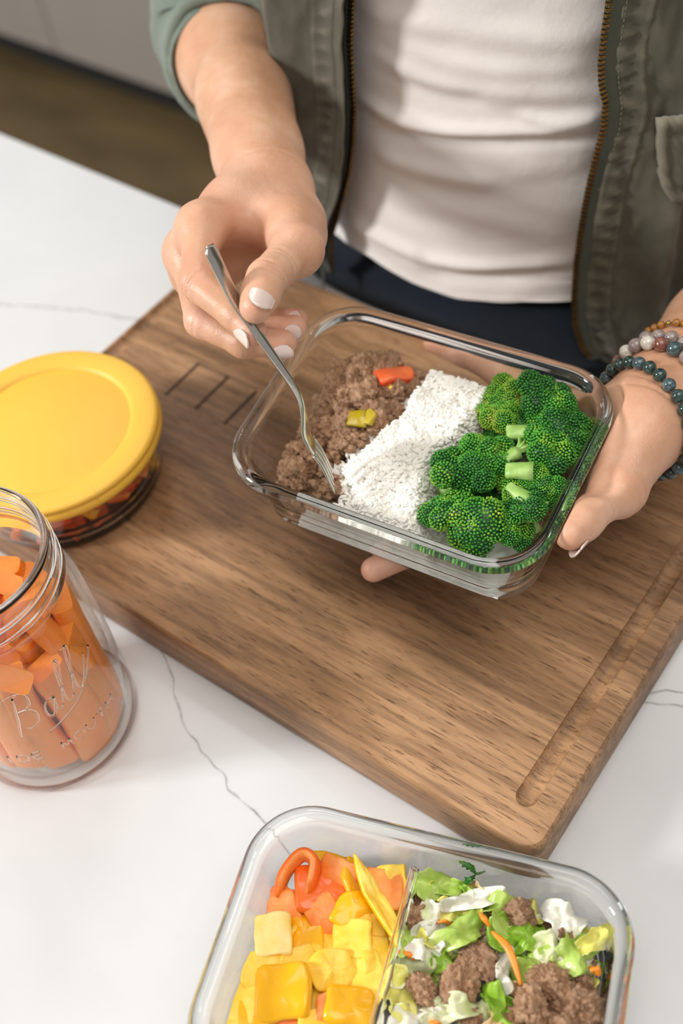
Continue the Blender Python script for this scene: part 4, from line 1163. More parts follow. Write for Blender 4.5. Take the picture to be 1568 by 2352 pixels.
# ---- crumbled beef: lumps built of many little welded crumbs
IC5, IF5 = ico(5)
def beef_mesh(seed, sx=1, sy=.8, sz=.7):
    V = []
    for v in IC5:
        p = Vector(v)
        d = .30 * noise.noise(p * 1.3 + Vector((seed, 0, 0)))
        c1 = noise.voronoi(p * 2.6 + Vector((seed * 3.1, 1, 2)))[0]; d += .26 * (.45 - c1[0])
        c2 = noise.voronoi(p * 5.2 + Vector((1, seed, 5)))[0]; d += .30 * (.40 - c2[0])
        c3 = noise.voronoi(p * 12 + Vector((4, seed, 5)))[0]; d += .10 * (.40 - c3[0])
        d += .10 * noise.noise(p * 7) + .05 * noise.noise(p * 19)
        q = p * (1 + d); V.append((q.x * sx, q.y * sy, q.z * sz))
    return as_mesh('ground_beef', np.array(V), IF5, [M['beef']])
BEEF = [beef_mesh(i * 7.7, 1, random.uniform(.7, .95), random.uniform(.6, .85)) for i in range(7)]
def rrot(): return (random.uniform(0, 6.28), random.uniform(0, 6.28), random.uniform(0, 6.28))

# -------------------------------- held dish contents (dish-local coordinates)
FLOORZ = -HH + .0055
def top_h(x, y):  # how high the food stands
    return FLOORZ + .031
# soft heap under the beef
def heap(name, x0, x1, y0, y1, hfun, mat, amp, parent_M, nx=60, ny=60, sc=160):
    V, Fc = [], []
    for i in range(nx + 1):
        for j in range(ny + 1):
            x = x0 + (x1 - x0) * i / nx; y = y0 + (y1 - y0) * j / ny; z = hfun(x, y)
            z += amp * noise.noise(Vector((x * sc, y * sc, 3))) + amp * .5 * noise.noise(Vector((x * sc * 2.4, y * sc * 2.4, 9)))
            z = max(z, FLOORZ + .0006); V.append((x, y, z))
    n = (nx + 1) * (ny + 1)
    for i in range(nx + 1):
        for j in range(ny + 1):
            x = x0 + (x1 - x0) * i / nx; y = y0 + (y1 - y0) * j / ny; V.append((x, y, FLOORZ + .0003))
    for i in range(nx):
        for j in range(ny):
            a = i*(ny+1) + j; Fc.append((a, a + ny + 1, a + ny + 2, a + 1)); b = a + n; Fc.append((b, b + 1, b + ny + 2, b + ny + 1))
    for i in range(nx):
        a = i*(ny+1); Fc.append((a, a + n, a + n + ny + 1, a + ny + 1)); a += ny; Fc.append((a, a + ny + 1, a + n + ny + 1, a + n))
    for j in range(ny):
        a = j; Fc.append((a, a + 1, a + 1 + n, a + n)); a = nx*(ny+1) + j; Fc.append((a, a + n, a + 1 + n, a + 1))
    o = mesh_obj(name, V, Fc, mat); o.matrix_world = parent_M; return o
def wall_clear(x, y, margin=0.0, z=-.04):
    i = inner_inset(z, HH) + margin; a = HW/2 - i; b = HD/2 - i; r = .022
    qx = abs(x) - a + r; qy = abs(y) - b + r
    return sqrt(max(qx, 0)**2 + max(qy, 0)**2) + min(max(qx, qy), 0) - r   # <0 inside
# boundaries read off the dish: beef | rice | broccoli as x at a given y
def bnd(pts, z):
    L_ = sorted([(hloc(u, v, z)[1], hloc(u, v, z)[0]) for u, v in pts]); return [a for a, _ in L_], [b for _, b in L_]
BRy, BRx = bnd([(975, 870), (925, 930), (890, 985), (830, 1030), (775, 1075), (790, 1140)], -.030)
RBy, RBx = bnd([(1160, 895), (1105, 975), (1075, 1030), (1010, 1060), (990, 1120), (985, 1200)], -.026)
def br(y): return float(np.interp(y, BRy, BRx)) + .0045 * noise.noise(Vector((y * 75, 2.2, 0)))
def rb(y): return float(np.interp(y, RBy, RBx)) + .003 * noise.noise(Vector((y * 75, 8.2, 0)))
cnt_b = 0
hidden_lbl = 'small crumble of brown ground beef in the heap beside the rice'
spots = [ # px u, v, local z, radius, label
    (652, 978, -.036, .0105, 'ground beef crumble lying alone above the left end of the dish'),
    (655, 1034, -.040, .0120, 'elongated ground beef crumble at the far left of the held dish'),
    (640, 1085, -.040, .0090, 'tan ground beef crumble tight in the near left corner of the held dish'),
    (700, 1085, -.036, .0135, 'large pale ground beef crumble below the fork'),
    (768, 1120, -.040, .0100, 'ground beef crumble under the fork tines beside the rice'),
    (790, 815, -.034, .0120, 'tall ground beef crumble at the back of the heap in the held dish'),
    (850, 815, -.032, .0130, 'ground beef crumble at the back of the heap beside the orange-red pepper'),
    (765, 870, -.034, .0110, None), (830, 870, -.032, .0120, None), (880, 860, -.034, .0100, None), (945, 870, -.036, .0090, 'ground beef crumble between the orange-red pepper piece and the rice'),
    (735, 935, -.036, .0120, None), (790, 925, -.032, .0125, None), (845, 925, -.030, .0120, None), (900, 915, -.032, .0110, None),
    (760, 985, -.036, .0120, None), (810, 985, -.032, .0110, None), (870, 985, -.031, .0105, None), (735, 1005, -.040, .0100, None), (780, 1030, -.036, .0090, None),
    (720, 885, -.044, .0110, None), (700, 940, -.046, .0100, None), (945, 905, -.034, .0080, None), (820, 840, -.036, .0110, None), (795, 960, -.030, .0090, None), (850, 955, -.029, .0085, None),
    (770, 900, -.030, .0085, None), (815, 895, -.028, .0080, None), (745, 965, -.034, .0085, None), (880, 945, -.029, .0075, None), (905, 950, -.031, .0070, None), (825, 1015, -.034, .0075, None), (865, 890, -.029, .0075, None),
    (712, 1060, -.030, .0075, None), (670, 1060, -.042, .0085, None), (740, 1100, -.038, .0080, None), (780, 850, -.030, .0080, None), (860, 840, -.028, .0075, None), (925, 885, -.031, .0070, None)]
for u, v, z, r, lb in spots:
    l = hloc(u, v, z)
    for _ in range(30):
        if wall_clear(l[0], l[1], r * .95, z) < 0: break
        l[0] *= .97; l[1] *= .97
    o = inst(random.choice(BEEF), 'ground_beef', hw(l[0], l[1], l[2] + .003), rrot(), r * 1.12)
    setp(o, lb or hidden_lbl, 'beef', 'beef crumbles in the held dish')
for y in np.arange(-.055, .058, .0125):
    for x in np.arange(-.082, br(min(max(y, -.05), .05)) + .004, .0125):
        xx = x + random.uniform(-.003, .003); yy = y + random.uniform(-.003, .003)
        if wall_clear(xx, yy, .0085, -.05) > 0: continue
        if pix(hw(xx, yy, -.045))[0] < 745 and pix(hw(xx, yy, -.045))[1] < 955: continue
        if pix(hw(xx, yy, -.045))[1] < 815: continue
        o = inst(random.choice(BEEF), 'ground_beef', hw(xx, yy, FLOORZ + .0085), rrot(), random.uniform(.0078, .0095))
        setp(o, hidden_lbl, 'beef', 'beef crumbles in the held dish')
# fine crumbs nobody could count
V, F_ = ico(3); VV = []; FF = []
for i in range(520):
    for _ in range(20):
        u = random.uniform(620, 960); v = random.uniform(800, 1150); l = hloc(u, v, -.036)
        if wall_clear(l[0], l[1], .003) < 0 and l[0] < br(l[1]) + .001: break
    else: continue
    if u < 745 and v < 955: continue
    r = random.uniform(.0014, .0034); q = np.array([p * (1 + .55 * noise.noise(Vector(p) * 1.6 + Vector((i, 0, 0))) + .30 * noise.noise(Vector(p) * 4 + Vector((i, 3, 0)))) for p in V]) * r * [1, random.uniform(.6, 1), random.uniform(.5, 1)]
    z = -.040 + random.uniform(0, .016) * (1 if l[0] > -.055 else .4)
    FF.append(F_ + len(V) * len(VV)); VV.append(q + hw(l[0], l[1], z))
setp(mesh_obj('beef_crumbs', np.vstack(VV), np.vstack(FF), M['beefcrumb']), 'fine brown beef crumbs scattered through the heap in the held dish', 'beef', kind='stuff')

# ---- rice: heap plus loose grains
RX0 = min(BRx) - .004
def rice_h(x, y):
    e0 = (x - br(y)) / .010; e1 = (rb(y) - x) / .012
    e = max(0, min(1, e0)) ; f = max(0, min(1, e1 + .3)); w_ = max(0, min(1, -wall_clear(x, y, .0015) / .006))
    return FLOORZ + .0006 + (.0360 + .004 * sin(y * 60 + 1) + .0065 * noise.noise(Vector((x * 55, y * 55, 6.3)))) * (e ** .5) * (f ** .5) * (w_ ** .4)
hp = heap('rice_heap', -.06, .075, -.062, .060, rice_h, M['rice'], .0016, HM, 90, 80)
gr, gf = [], []
for a, (r, z) in enumerate(((.0, -1), (.55, -.85), (.95, -.4), (1.0, .1), (.9, .5), (.5, .88), (0, 1))):
    for j in range(6): gr.append((r * cos(j * pi / 3), r * sin(j * pi / 3), z))
gr = np.array(gr); gfa = np.array([(i*6 + j, i*6 + (j+1) % 6, (i+1)*6 + (j+1) % 6, (i+1)*6 + j) for i in range(6) for j in range(6)])
VV, FF = [], []; N_G = 5200
for i in range(N_G):
    for _ in range(40):
        x = random.uniform(-.062, .072); y = random.uniform(-.060, .058)
        if wall_clear(x, y, .004) < 0 and br(y) - .004 < x < rb(y) + .004: break
    else: continue
    z = rice_h(x, y) + random.uniform(-.0008, .0014) + .0008 * noise.noise(Vector((x * 160, y * 160, 3))) + .0022 * noise.noise(Vector((x * 70, y * 70, 4)))
    if x < br(y) + .004: z = max(z, -.033 + random.uniform(-.004, .003))
    ln = random.uniform(.0022, .0032); rd = random.uniform(.0010, .0013)
    d = Vector((random.gauss(0, 1), random.gauss(0, 1), random.gauss(0, .26))).normalized(); Rm = np.array(d.to_track_quat('Z', 'Y').to_matrix())
    q = (gr * [rd, rd, ln]) ; q[:, 0] += .0007 * (1 - gr[:, 2] ** 2); q = q @ Rm.T + [x, y, z]
    FF.append(gfa + 42 * len(VV)); VV.append(q)
# some grains pressed against the near glass wall and spilling
ro = mesh_obj('rice_grains', np.vstack(VV), np.vstack(FF), M['rice']); ro.matrix_world = HM
hp2 = ro; hp.name = 'boiled_rice'
setp(hp, 'heap of white boiled rice down the middle of the held dish', 'rice', kind='stuff')
ro.parent = hp; ro.matrix_parent_inverse = Matrix.Identity(4); ro.matrix_basis = Matrix.Identity(4); setp(ro, kind='stuff')

# ---- pepper bits among the beef
def pepper_piece(name, fam, outline, th=.005, bend=0, bend2=0, curl=0, rnd=.0012, seg=1, seed=0):
    """a chunk of pepper wall: outline (x,y) polygon in metres, thickness th, bent round the x axis; top = glossy skin, rest flesh"""
    P_ = [Vector((x, y)) for x, y in outline]; n0 = len(P_)
    # round the corners and resample
    pts = []
    for i in range(n0):
        a, b, c = P_[i-1], P_[i], P_[(i+1) % n0]
        for t in (.30, .12): pts.append(b.lerp(a, t))
        pts.append(b.lerp(a, .03).lerp(b.lerp(c, .03), .5).lerp((a + c) / 2, .03))
        for t in (.12, .30, .5): pts.append(b.lerp(c, t))
    cen = sum(pts, Vector((0, 0))) / len(pts); n = len(pts); rings = (1.0, .97, .85, .6, .3)
    V, Fc, fm = [], [], []
    def warp(x, y, z):
        w_ = 1 + .0
        x += .0014 * noise.noise(Vector((x * 120, y * 120, seed))); y += .0014 * noise.noise(Vector((x * 120, y * 120, seed + 9))); z += .0018 * noise.noise(Vector((x * 130, y * 130, seed + 5))) + .0005 * noise.noise(Vector((x * 420, y * 420, seed + 5)))
        if bend:
            R_ = 1 / bend; a = y / R_; y2 = (R_ + z) * sin(a); z2 = (R_ + z) * cos(a) - R_; y, z = y2, z2
        if bend2:
            R_ = 1 / bend2; a = x / R_; x2 = (R_ + z) * sin(a); z2 = (R_ + z) * cos(a) - R_; x, z = x2, z2
        if curl: y += curl * x * x
        return (x, y, z)
    def ring(s, z, out=0):
        for p in pts:
            d = p - cen; q = cen + d * s + (d.normalized() * out if d.length else d); V.append(warp(q.x, q.y, z))
    lay = [(.3, th), (.6, th), (.85, th), (.95, th - rnd * .15), (1.0, th - rnd), (1.01, th * .5), (.99, rnd), (.93, 0), (.7, -.0002), (.4, .0003)]
    for s, z in lay: ring(s, z)
    for i in range(len(lay) - 1):
        for j in range(n):
            Fc.append((i*n + j, (i+1)*n + j, (i+1)*n + (j+1) % n, i*n + (j+1) % n)); fm.append(0 if i < 4 else 1)
    V.append(warp(cen.x, cen.y, th)); c0 = len(V) - 1; V.append(warp(cen.x, cen.y, .0003)); c1 = len(V) - 1; L0 = (len(lay) - 1) * n
    for j in range(n): Fc.append((c0, j, (j+1) % n)); fm.append(0); Fc.append((c1, L0 + (j+1) % n, L0 + j)); fm.append(1)
    o = mesh_obj(name, V, Fc, None, mats=[M[fam + '_skin'], M[fam]] if seed % 4 == 0 else [M[fam], M[fam + '_skin']], fmat=fm)
    me = o.data; bpy.data.objects.remove(o); return me
def orient(Mx, p, rot, s=1):
    R_ = Matrix.Rotation(rot[2], 4, 'Z') @ Matrix.Rotation(rot[1], 4, 'Y') @ Matrix.Rotation(rot[0], 4, 'X'); R_.translation = Vector(p); return Mx @ R_ @ Matrix.Scale(s, 4)
def put(me, name, Mx, p, rot, lb, cat, grp_=None, s=1):
    o = bpy.data.objects.new(name, me); COL.objects.link(o); o.matrix_world = orient(Mx, p, rot, s); setp(o, lb, cat, grp_); return o
sq = lambda a, b: [(-a, -b), (a, -b * .9), (a * .95, b), (-a * .9, b * .95)]
pm = pepper_piece('p', 'red_pepper', [(-.009, -.007), (.008, -.008), (.010, .006), (-.006, .009)], .005, 60, 20, seed=3)
l = hloc(900, 868, -.025); put(pm, 'pepper_piece', HM, l, (-.5, .3, .9), 'orange-red pepper piece half buried in the beef at the back', 'pepper', s=1.3)
pm = pepper_piece('p', 'yellow_pepper', sq(.0045, .0035), .004, 80, seed=5)
l = hloc(908, 893, -.025); put(pm, 'pepper_piece', HM, l, (-.2, .2, .3), 'tiny yellow pepper bit below the orange-red pepper piece', 'pepper')
M['olive_pepper_skin'] = simple('olive_pepper_skin', [rgb('#b29a12')], 60, .25, .1, coat=.4); M['olive_pepper'] = simple('olive_pepper_flesh', [rgb('#b8a01c'), rgb('#c9b23a')], 80, .4, .2)
pm = pepper_piece('p', 'olive_pepper', sq(.0062, .0042), .005, 90, seed=8)
l = hloc(820, 968, -.021); put(pm, 'pepper_piece', HM, l, (.1, .2, .3), 'olive-yellow pepper bit in the beef nearer the fork', 'pepper')
pm = pepper_piece('p', 'olive_pepper', sq(.0050, .0036), .005, 90, seed=9)
l = hloc(851, 966, -.021); put(pm, 'pepper_piece', HM, l, (.1, -.2, -.2), 'olive-yellow pepper bit in the beef nearer the rice', 'pepper')

# ---- broccoli
ICb, IFb = ico(1)
def floret_mesh(seed, R=1.0, nclust=9, nbud=1500, flat=.72, yellow=.0):
    """crown of tiny buds over a clustered dome; unit radius"""
    rnd_ = random.Random(seed); cl = []
    for i in range(nclust):
        a = i * 2.39996; rr = sqrt((i + .3) / nclust) * .72; zz = sqrt(max(0, 1 - rr * rr)) * flat
        cl.append((Vector((rr * cos(a), rr * sin(a), zz * .70)), rnd_.uniform(.30, .44)))
    VV, FF, TT = [], [], []
    # solid under-dome
    V0, F0 = ico(3); q = []
    for v in V0:
        d = Vector(v); t = .0
        for c, r in cl:
            b = d.dot(c); disc = b * b - (c.length_squared - r * r * .80)
            if disc > 0: t = max(t, b + sqrt(disc))
        if t <= 0.05: t = .32
        if d.z < -.1: t = min(t, .30)
        q.append(d * t)
    q = np.array([list(x) for x in q]); VV.append(q); FF.append(F0); TT.append(np.full(len(q), .16)); off = len(q)
    for c, r in cl:
        n_ = int(nbud * r * r / sum(x[1]**2 for x in cl))
        ylw = rnd_.random() * .25 + yellow
        for i in range(n_):
            zf = 1 - 1.75 * (i + .5) / n_; a = i * 2.39996 + seed
            rr = sqrt(max(0, 1 - zf * zf)); d = Vector((rr * cos(a), rr * sin(a), zf))
            # tilt cluster outward
            ax = (c + Vector((0, 0, .05))).normalized(); Q = Vector((0, 0, 1)).rotation_difference(ax); d = Q @ d
            p = c + d * r * rnd_.uniform(.95, 1.06)
            if any((p - c2).length < r2 * .90 for c2, r2 in cl if c2 is not c): continue
            s = rnd_.uniform(.036, .056); jr = rnd_.uniform(0, 1)
            b = ICb * s * [1, 1, 1] + np.array(p[:]); VV.append(b); FF.append(IFb + off); off += len(b)
            side = 1 - zf
            tone = .30 + .13 * (jr - .5) + ylw * (.6 + .5 * side) + .44 * max(0, noise.noise(p * 1.9 + Vector((seed, 0, 0)))) + (.07 if (seed + int(c.x * 100)) % 3 == 0 else 0)
            if zf < -.35: tone += .25
            TT.append(np.full(len(b), tone))
    V = np.vstack(VV); F = np.vstack(FF); T_ = np.clip(np.concatenate(TT), 0, 1)
    me = as_mesh('floret_crown', V, F, [M['bud']]); a = me.attributes.new('tone', 'FLOAT', 'POINT'); a.data.foreach_set('value', T_.astype(np.float32)); return me
def stem_mesh(seed, cutface=True):
    """stalk rising from z=-1.1 and branching into the crown; unit radius"""
    rnd_ = random.Random(seed); V, Fc = [], []
    def add(pts, rad, n=10):
        v, f = tube(pts, rad, n); b = len(V); V.extend([tuple(x) for x in v]); Fc.extend([tuple(i + b for i in q) for q in f])
    add([(0, 0, -1.15), (.02, 0, -.8), (0, .03, -.45), (0, 0, -.1)], [.27, .26, .24, .20], 14)
    for i in range(7):
        a = i * 2 * pi / 7 + rnd_.random() * .4; add([(0, 0, -.55), (cos(a) * .28, sin(a) * .28, -.2), (cos(a) * .5, sin(a) * .5, .15)], [.13, .10, .07], 8)
    return as_mesh('stalk', np.array(V), Fc, [M['stem']])
CR = [floret_mesh(11, nclust=10, yellow=0), floret_mesh(23, nclust=8, yellow=.03), floret_mesh(37, nclust=12, yellow=.10), floret_mesh(51, nclust=9, yellow=.34), floret_mesh(67, nclust=7, yellow=.02)]
ST = [stem_mesh(1), stem_mesh(5)]
flo = [ # u, v, z, radius, tilt (x, y), crown, label
    (1322, 918, -.022, .0150, (-.3, .5), 0, 'dark green broccoli floret standing in the far right corner of the dish'),
    (1205, 918, -.030, .0125, (-.4, -.3), 3, 'light green broccoli floret at the back beside the rice'),
    (1262, 965, -.024, .0150, (.1, .2), 1, 'wide green broccoli floret in front of the dark corner one'),
    (1145, 985, -.028, .0125, (.0, -.6), 3, 'yellow-green broccoli floret lying against the rice'),
    (1300, 1010, -.026, .0145, (.2, .6), 0, 'dark broccoli floret against the right wall below the corner floret'),
    (1215, 1000, -.030, .0110, (.3, -.2), 2, 'small green broccoli floret around the cut stalk in the middle'),
    (1040, 1110, -.026, .0150, (.1, -.6), 0, 'dark bushy broccoli floret with loose buds at the rice edge'),
    (1112, 1085, -.024, .0155, (-.1, .1), 4, 'large dark broccoli floret in the middle beside the thick cut stalk'),
    (1255, 1062, -.024, .0155, (.0, .5), 1, 'medium green broccoli floret against the right wall of the dish'),
    (1200, 1145, -.028, .0120, (.3, .2), 3, 'broccoli floret with frilly pale cut side near the front right'),
    (1040, 1205, -.028, .0140, (.6, -.3), 2, 'broccoli floret with a lime top at the near glass wall'),
    (1100, 1215, -.026, .0150, (.7, .1), 2, 'broad broccoli floret along the near glass wall'),
    (1165, 1225, -.030, .0125, (.6, .3), 1, 'low broccoli floret between the broad one and the near right corner'),
    (1215, 1195, -.024, .0130, (.4, .6), 0, 'dark broccoli floret in the near right corner of the dish'),
    (1262, 1140, -.026, .0125, (.2, .6), 4, 'dark broccoli floret at the right wall just behind the near right corner'),
 (1318, 972, -.030, .0120, (0, .6), 4, 'dark broccoli floret at the right wall directly under the corner floret'),
 (1150, 1040, -.040, .0120, (0, 0), 1, None), (1230, 1130, -.044, .0120, (0, 0), 0, None), (1090, 1160, -.044, .0120, (0, 0), 4, None), (1280, 980, -.046, .012, (0, 0), 4, None), (1180, 1180, -.044, .012, (0, 0), 4, None)]
for i, (u, v, z, r, (tx, ty), c, lb) in enumerate(flo):
    l = hloc(u, v, z)
    for _ in range(40):
        if wall_clear(l[0], l[1], r * .80, z) < 0: break
        l[0] *= .99; l[1] *= .99
    root = empty('broccoli_floret'); root.matrix_world = orient(HM, (l[0], l[1], l[2] + (.004 if z > -.035 else .004)), (tx, ty, i * 1.7), r * 1.26)
    setp(root, lb or 'green broccoli floret mostly hidden under the upper ones', 'broccoli', 'broccoli florets in the held dish')
    for me, nm in ((CR[c], 'crown'), (ST[i % 2], 'stalk')):
        if nm == 'stalk' and z > -.033:
            pass
        o = bpy.data.objects.new(nm, me); COL.objects.link(o); o.parent = root
        if nm == 'stalk': o.scale = (1, 1, .55)
# cut stalk pieces seen between the crowns
def stalk_piece(lb, u, v, z, rot, ln, r0, r1, frill=True):
    l = hloc(u, v, z); root = empty('broccoli_stalk'); root.matrix_world = orient(HM, l, rot, 1); setp(root, lb, 'broccoli', 'broccoli florets in the held dish')
    n = 20; V = []; Fc = []; prof = [(-ln/2, 0), (-ln/2, r0 * .75), (-ln/2 + .0006, r0 * .98), (-ln/4, r0), (0, (r0 + r1) / 2), (ln/4, r1), (ln/2, r1 * 1.15)]
    for q, (x, r) in enumerate(prof):
        for j in range(n):
            a = 2*pi*j/n; rr = r * (1 + .10 * cos(3 * a + x * 200)); V.append((x, rr * cos(a), rr * sin(a) * .75))
    for q in range(len(prof) - 1):
        for j in range(n): Fc.append((q*n + j, q*n + (j+1) % n, (q+1)*n + (j+1) % n, (q+1)*n + j))
    Fc.append(tuple((len(prof)-1)*n + j for j in range(n)))
    mesh_obj('stem', V, Fc, M['stem'], root)
    if frill:
        for k in range(9):
            a = (k - 4) * .22; p = [(ln/2 - .002, 0, 0), (ln/2 + .004, sin(a) * .003, .001 * (k % 3)), (ln/2 + .0085, sin(a) * .0085, .0012 * (k % 3))]
            v, f = tube(p, [.0012, .0010, .0007], 6); mesh_obj('branchlet', v, f, M['stem'], root)
stalk_piece('thick pale green cut broccoli stalk lying across the middle', 1193, 1082, -.0085, (0, -.1, .35), .016, .0050, .0056, False)
stalk_piece('pale green broccoli stalk with a hollow cut end, upper of the stalks', 1190, 994, -.0105, (0, .1, .5), .014, .0050, .0050, False)
stalk_piece('split broccoli stalk fanning into thin light green branchlets', 1172, 1048, -.009, (0, .2, 1.2), .010, .0030, .0042)
stalk_piece('pointed pale broccoli stalk wedge near the front right', 1190, 1135, -.009, (0, .1, -.35), .016, .0030, .0055)
# loose buds on the bushy floret
VV, FF = [], []
for i in range(60):
    u = random.gauss(1008, 10); v = random.uniform(1060, 1150); l = hloc(u, v, -.018 + random.uniform(-.006, .002))
    b = ICb * random.uniform(.0006, .0011) + np.array(l); FF.append(IFb + len(ICb) * len(VV)); VV.append(b)

# -------------------------------- divided container: peppers
LF = -LH + .0056   # inner floor
def lpos(u, v, z): return lloc(u, v, z + LH)   # z local -> world height
def lw(z): return z + LH
piecesY = [
 # u, v, height above floor, (half sizes), family, rot(x,y,z), bend, label
 (727, 1959, .020, (.0115, .0075), 'yellow_pepper', (.15, .1, -.1), 25, 'yellow pepper chunk behind the orange arch, farthest back of the yellow ones', 'box'),
 (679, 2011, .030, None, 'orange_pepper', (0, 0, 0), 0, 'orange pepper piece curled into an arch on top', 'arch'),
 (797, 1975, .022, (.0085, .0052), 'orange_pepper', (.9, .2, -.6), 30, 'dark orange pepper sliver behind the curved orange one', 'box'),
 (781, 2006, .027, (.0095, .0062), 'orange_pepper', (.3, .1, -.4), 60, 'curved orange pepper piece between the arch and the yellow strip', 'box'),
 (806, 2025, .028, (.0055, .0125), 'yellow_pepper', (.1, .5, .2), 10, 'yellow pepper shard beside the long strip', 'shard'),
 (862, 2075, .034, (.0045, .0260), 'yellow_pepper', (.05, .2, .55), -12, 'long narrow yellow pepper strip lying on top', 'shard'),
 (898, 1993, .026, (.0078, .0092), 'yellow_pepper', (.1, .0, .0), 20, 'upright yellow pepper square close to the glass divider', 'box'),
 (882, 2046, .026, (.0098, .0105), 'orange_pepper', (.1, .1, -.1), 12, 'flat orange pepper square against the divider', 'box'),
 (752, 2050, .024, (.0160, .0110), 'orange_pepper', (.1, .0, -.1), 18, 'broad flat orange pepper piece beneath the arch', 'box'),
 (650, 2056, .024, (.0085, .0045), 'orange_pepper', (.1, .1, -.2), 10, 'ragged orange pepper tip poking out left of the arch', 'shard'),
 (653, 2098, .021, (.0088, .0100), 'orange_pepper', (.2, -.2, .2), 30, 'orange pepper piece at the left between the arch and the pale cube', 'box'),
 (745, 2105, .027, (.0075, .0150), 'orange_pepper', (.2, .2, .5), 50, 'folded orange pepper strip in the middle', 'box'),
 (808, 2090, .031, (.0115, .0078), 'yellow_pepper', (.2, -.2, .5), 60, 'curved yellow pepper leaf shape right of the folded orange strip', 'shard'),
 (823, 2128, .022, (.0080, .0050), 'orange_pepper', (.3, .2, -.4), 20, 'small orange pepper triangle under the curved yellow piece', 'box'),
 (609, 2144, .027, (.0090, .0092), 'pale_pepper', (.05, .1, .05), 10, 'pale yellow pepper cube at the left edge of the heap', 'cube'),
 (657, 2176, .027, (.0048, .0150), 'yellow_pepper', (.1, -.4, -.3), 20, 'upright yellow pepper strip right of the pale cube', 'shard'),
 (703, 2150, .026, (.0090, .0125), 'yellow_pepper', (.1, .1, .1), 30, 'ribbed yellow pepper piece below the folded orange strip', 'box'),
 (748, 2175, .024, (.0070, .0115), 'yellow_pepper', (.1, .1, .6), 30, 'yellow pepper wedge left of the middle square', 'shard'),
 (813, 2163, .028, (.0100, .0088), 'yellow_pepper', (.1, .0, -.1), 15, 'yellow pepper square in the middle right, under the curved piece', 'box'),
 (850, 2122, .026, (.0060, .0100), 'yellow_pepper', (.1, .1, .2), 30, 'yellow pepper piece between the long strip and the orange triangle', 'box'),
 (872, 2170, .022, (.0070, .0095), 'yellow_pepper', (.1, .1, .2), 30, 'yellow pepper piece pressed to the divider in its middle', 'box'),
 (588, 2240, .026, (.0110, .0125), 'yellow_pepper', (.1, -.1, .2), 35, 'rounded domed yellow pepper piece near the left wall', 'round'),
 (762, 2228, .031, (.0125, .0090), 'yellow_pepper', (.1, .1, -.1), 40, 'plump oval yellow pepper piece in the middle of the heap', 'round'),
 (688, 2222, .028, (.0095, .0080), 'yellow_pepper', (.1, .1, .3), 30, 'yellow pepper piece left of the plump oval one', 'box'),
 (655, 2283, .031, (.0130, .0115), 'yellow_pepper', (.05, .0, .0), 12, 'largest square yellow pepper piece at the front of the heap', 'cube'),
 (830, 2250, .028, (.0110, .0100), 'yellow_pepper', (.1, .1, .2), 25, 'yellow pepper piece below the divider middle, right of the plump oval', 'box'),
 (858, 2200, .026, (.0070, .0085), 'yellow_pepper', (.1, .2, .1), 30, 'small yellow pepper piece just above the right front one', 'box'),
 (545, 2312, .026, (.0080, .0130), 'yellow_pepper', (.1, -.3, -.2), 30, 'yellow pepper strip at the front left wall', 'box'),
 (588, 2335, .030, (.0070, .0120), 'yellow_pepper', (.1, -.1, .1), 30, 'yellow pepper piece between the left strip and the large square', 'box'),
 (735, 2300, .024, (.0070, .0090), 'yellow_pepper', (.1, .1, .1), 30, 'yellow pepper bit behind the front orange pieces', 'box'),
 (700, 2330, .026, (.0115, .0065), 'orange_pepper', (.1, .1, .1), 30, 'flat orange pepper piece at the front below the large square', 'box'),
 (752, 2315, .030, (.0065, .0095), 'orange_pepper', (.1, .1, -.3), 30, 'orange pepper piece beside the flat orange one at the front', 'shard'),
 (800, 2315, .030, (.0100, .0080), 'yellow_pepper', (.1, .1, -.1), 30, 'yellow pepper piece at the front right of the pepper side', 'box'),
 (640, 2370, .026, (.0110, .0085), 'yellow_pepper', (.1, .1, .1), 30, None, 'box'), (740, 2370, .028, (.0110, .0085), 'yellow_pepper', (.1, .1, .1), 30, None, 'box'), (560, 2390, .024, (.0110, .0085), 'yellow_pepper', (.1, .1, .1), 30, None, 'box'), (820, 2370, .024, (.0090, .0085), 'yellow_pepper', (.1, .1, .1), 30, None, 'box'),
 (686, 2195, .024, (.0035, .0075), 'red_pepper', (.2, .6, -.5), 20, 'pinkish red pepper sliver wedged in the yellow pieces', 'shard'),
]
LMn = LM
def lput(me, name, u, v, h, rot, lb, cat, g, s=1, r=.009):
    z = LF + h; p = lpos(u, v, z)
    def wc(x, y):
        i = inner_inset(z, LH) + r; a = LW/2 - i; b = LD/2 - i; rr = .02; qx = abs(x) - a + rr; qy = abs(y) - b + rr
        return sqrt(max(qx, 0)**2 + max(qy, 0)**2) + min(max(qx, qy), 0) - rr
    for _ in range(40):
        if wc(p[0], p[1]) < 0: break
        p[0] *= .98; p[1] *= .98
    if name == 'pepper_piece' and p[0] > dx0 - r * .9: p[0] = dx0 - r * .9
    if name != 'pepper_piece' and p[0] < dx0 + r * .8: p[0] = dx0 + r * .8
    # keep the picture bearing: rot z given relative to the picture's right direction
    base = atan2(R_RIGHT[1], R_RIGHT[0]) - .3319
    o = bpy.data.objects.new(name, me); COL.objects.link(o); o.matrix_world = orient(LM, p, (rot[0], rot[1], rot[2] + base), s); setp(o, lb, cat, g); return o
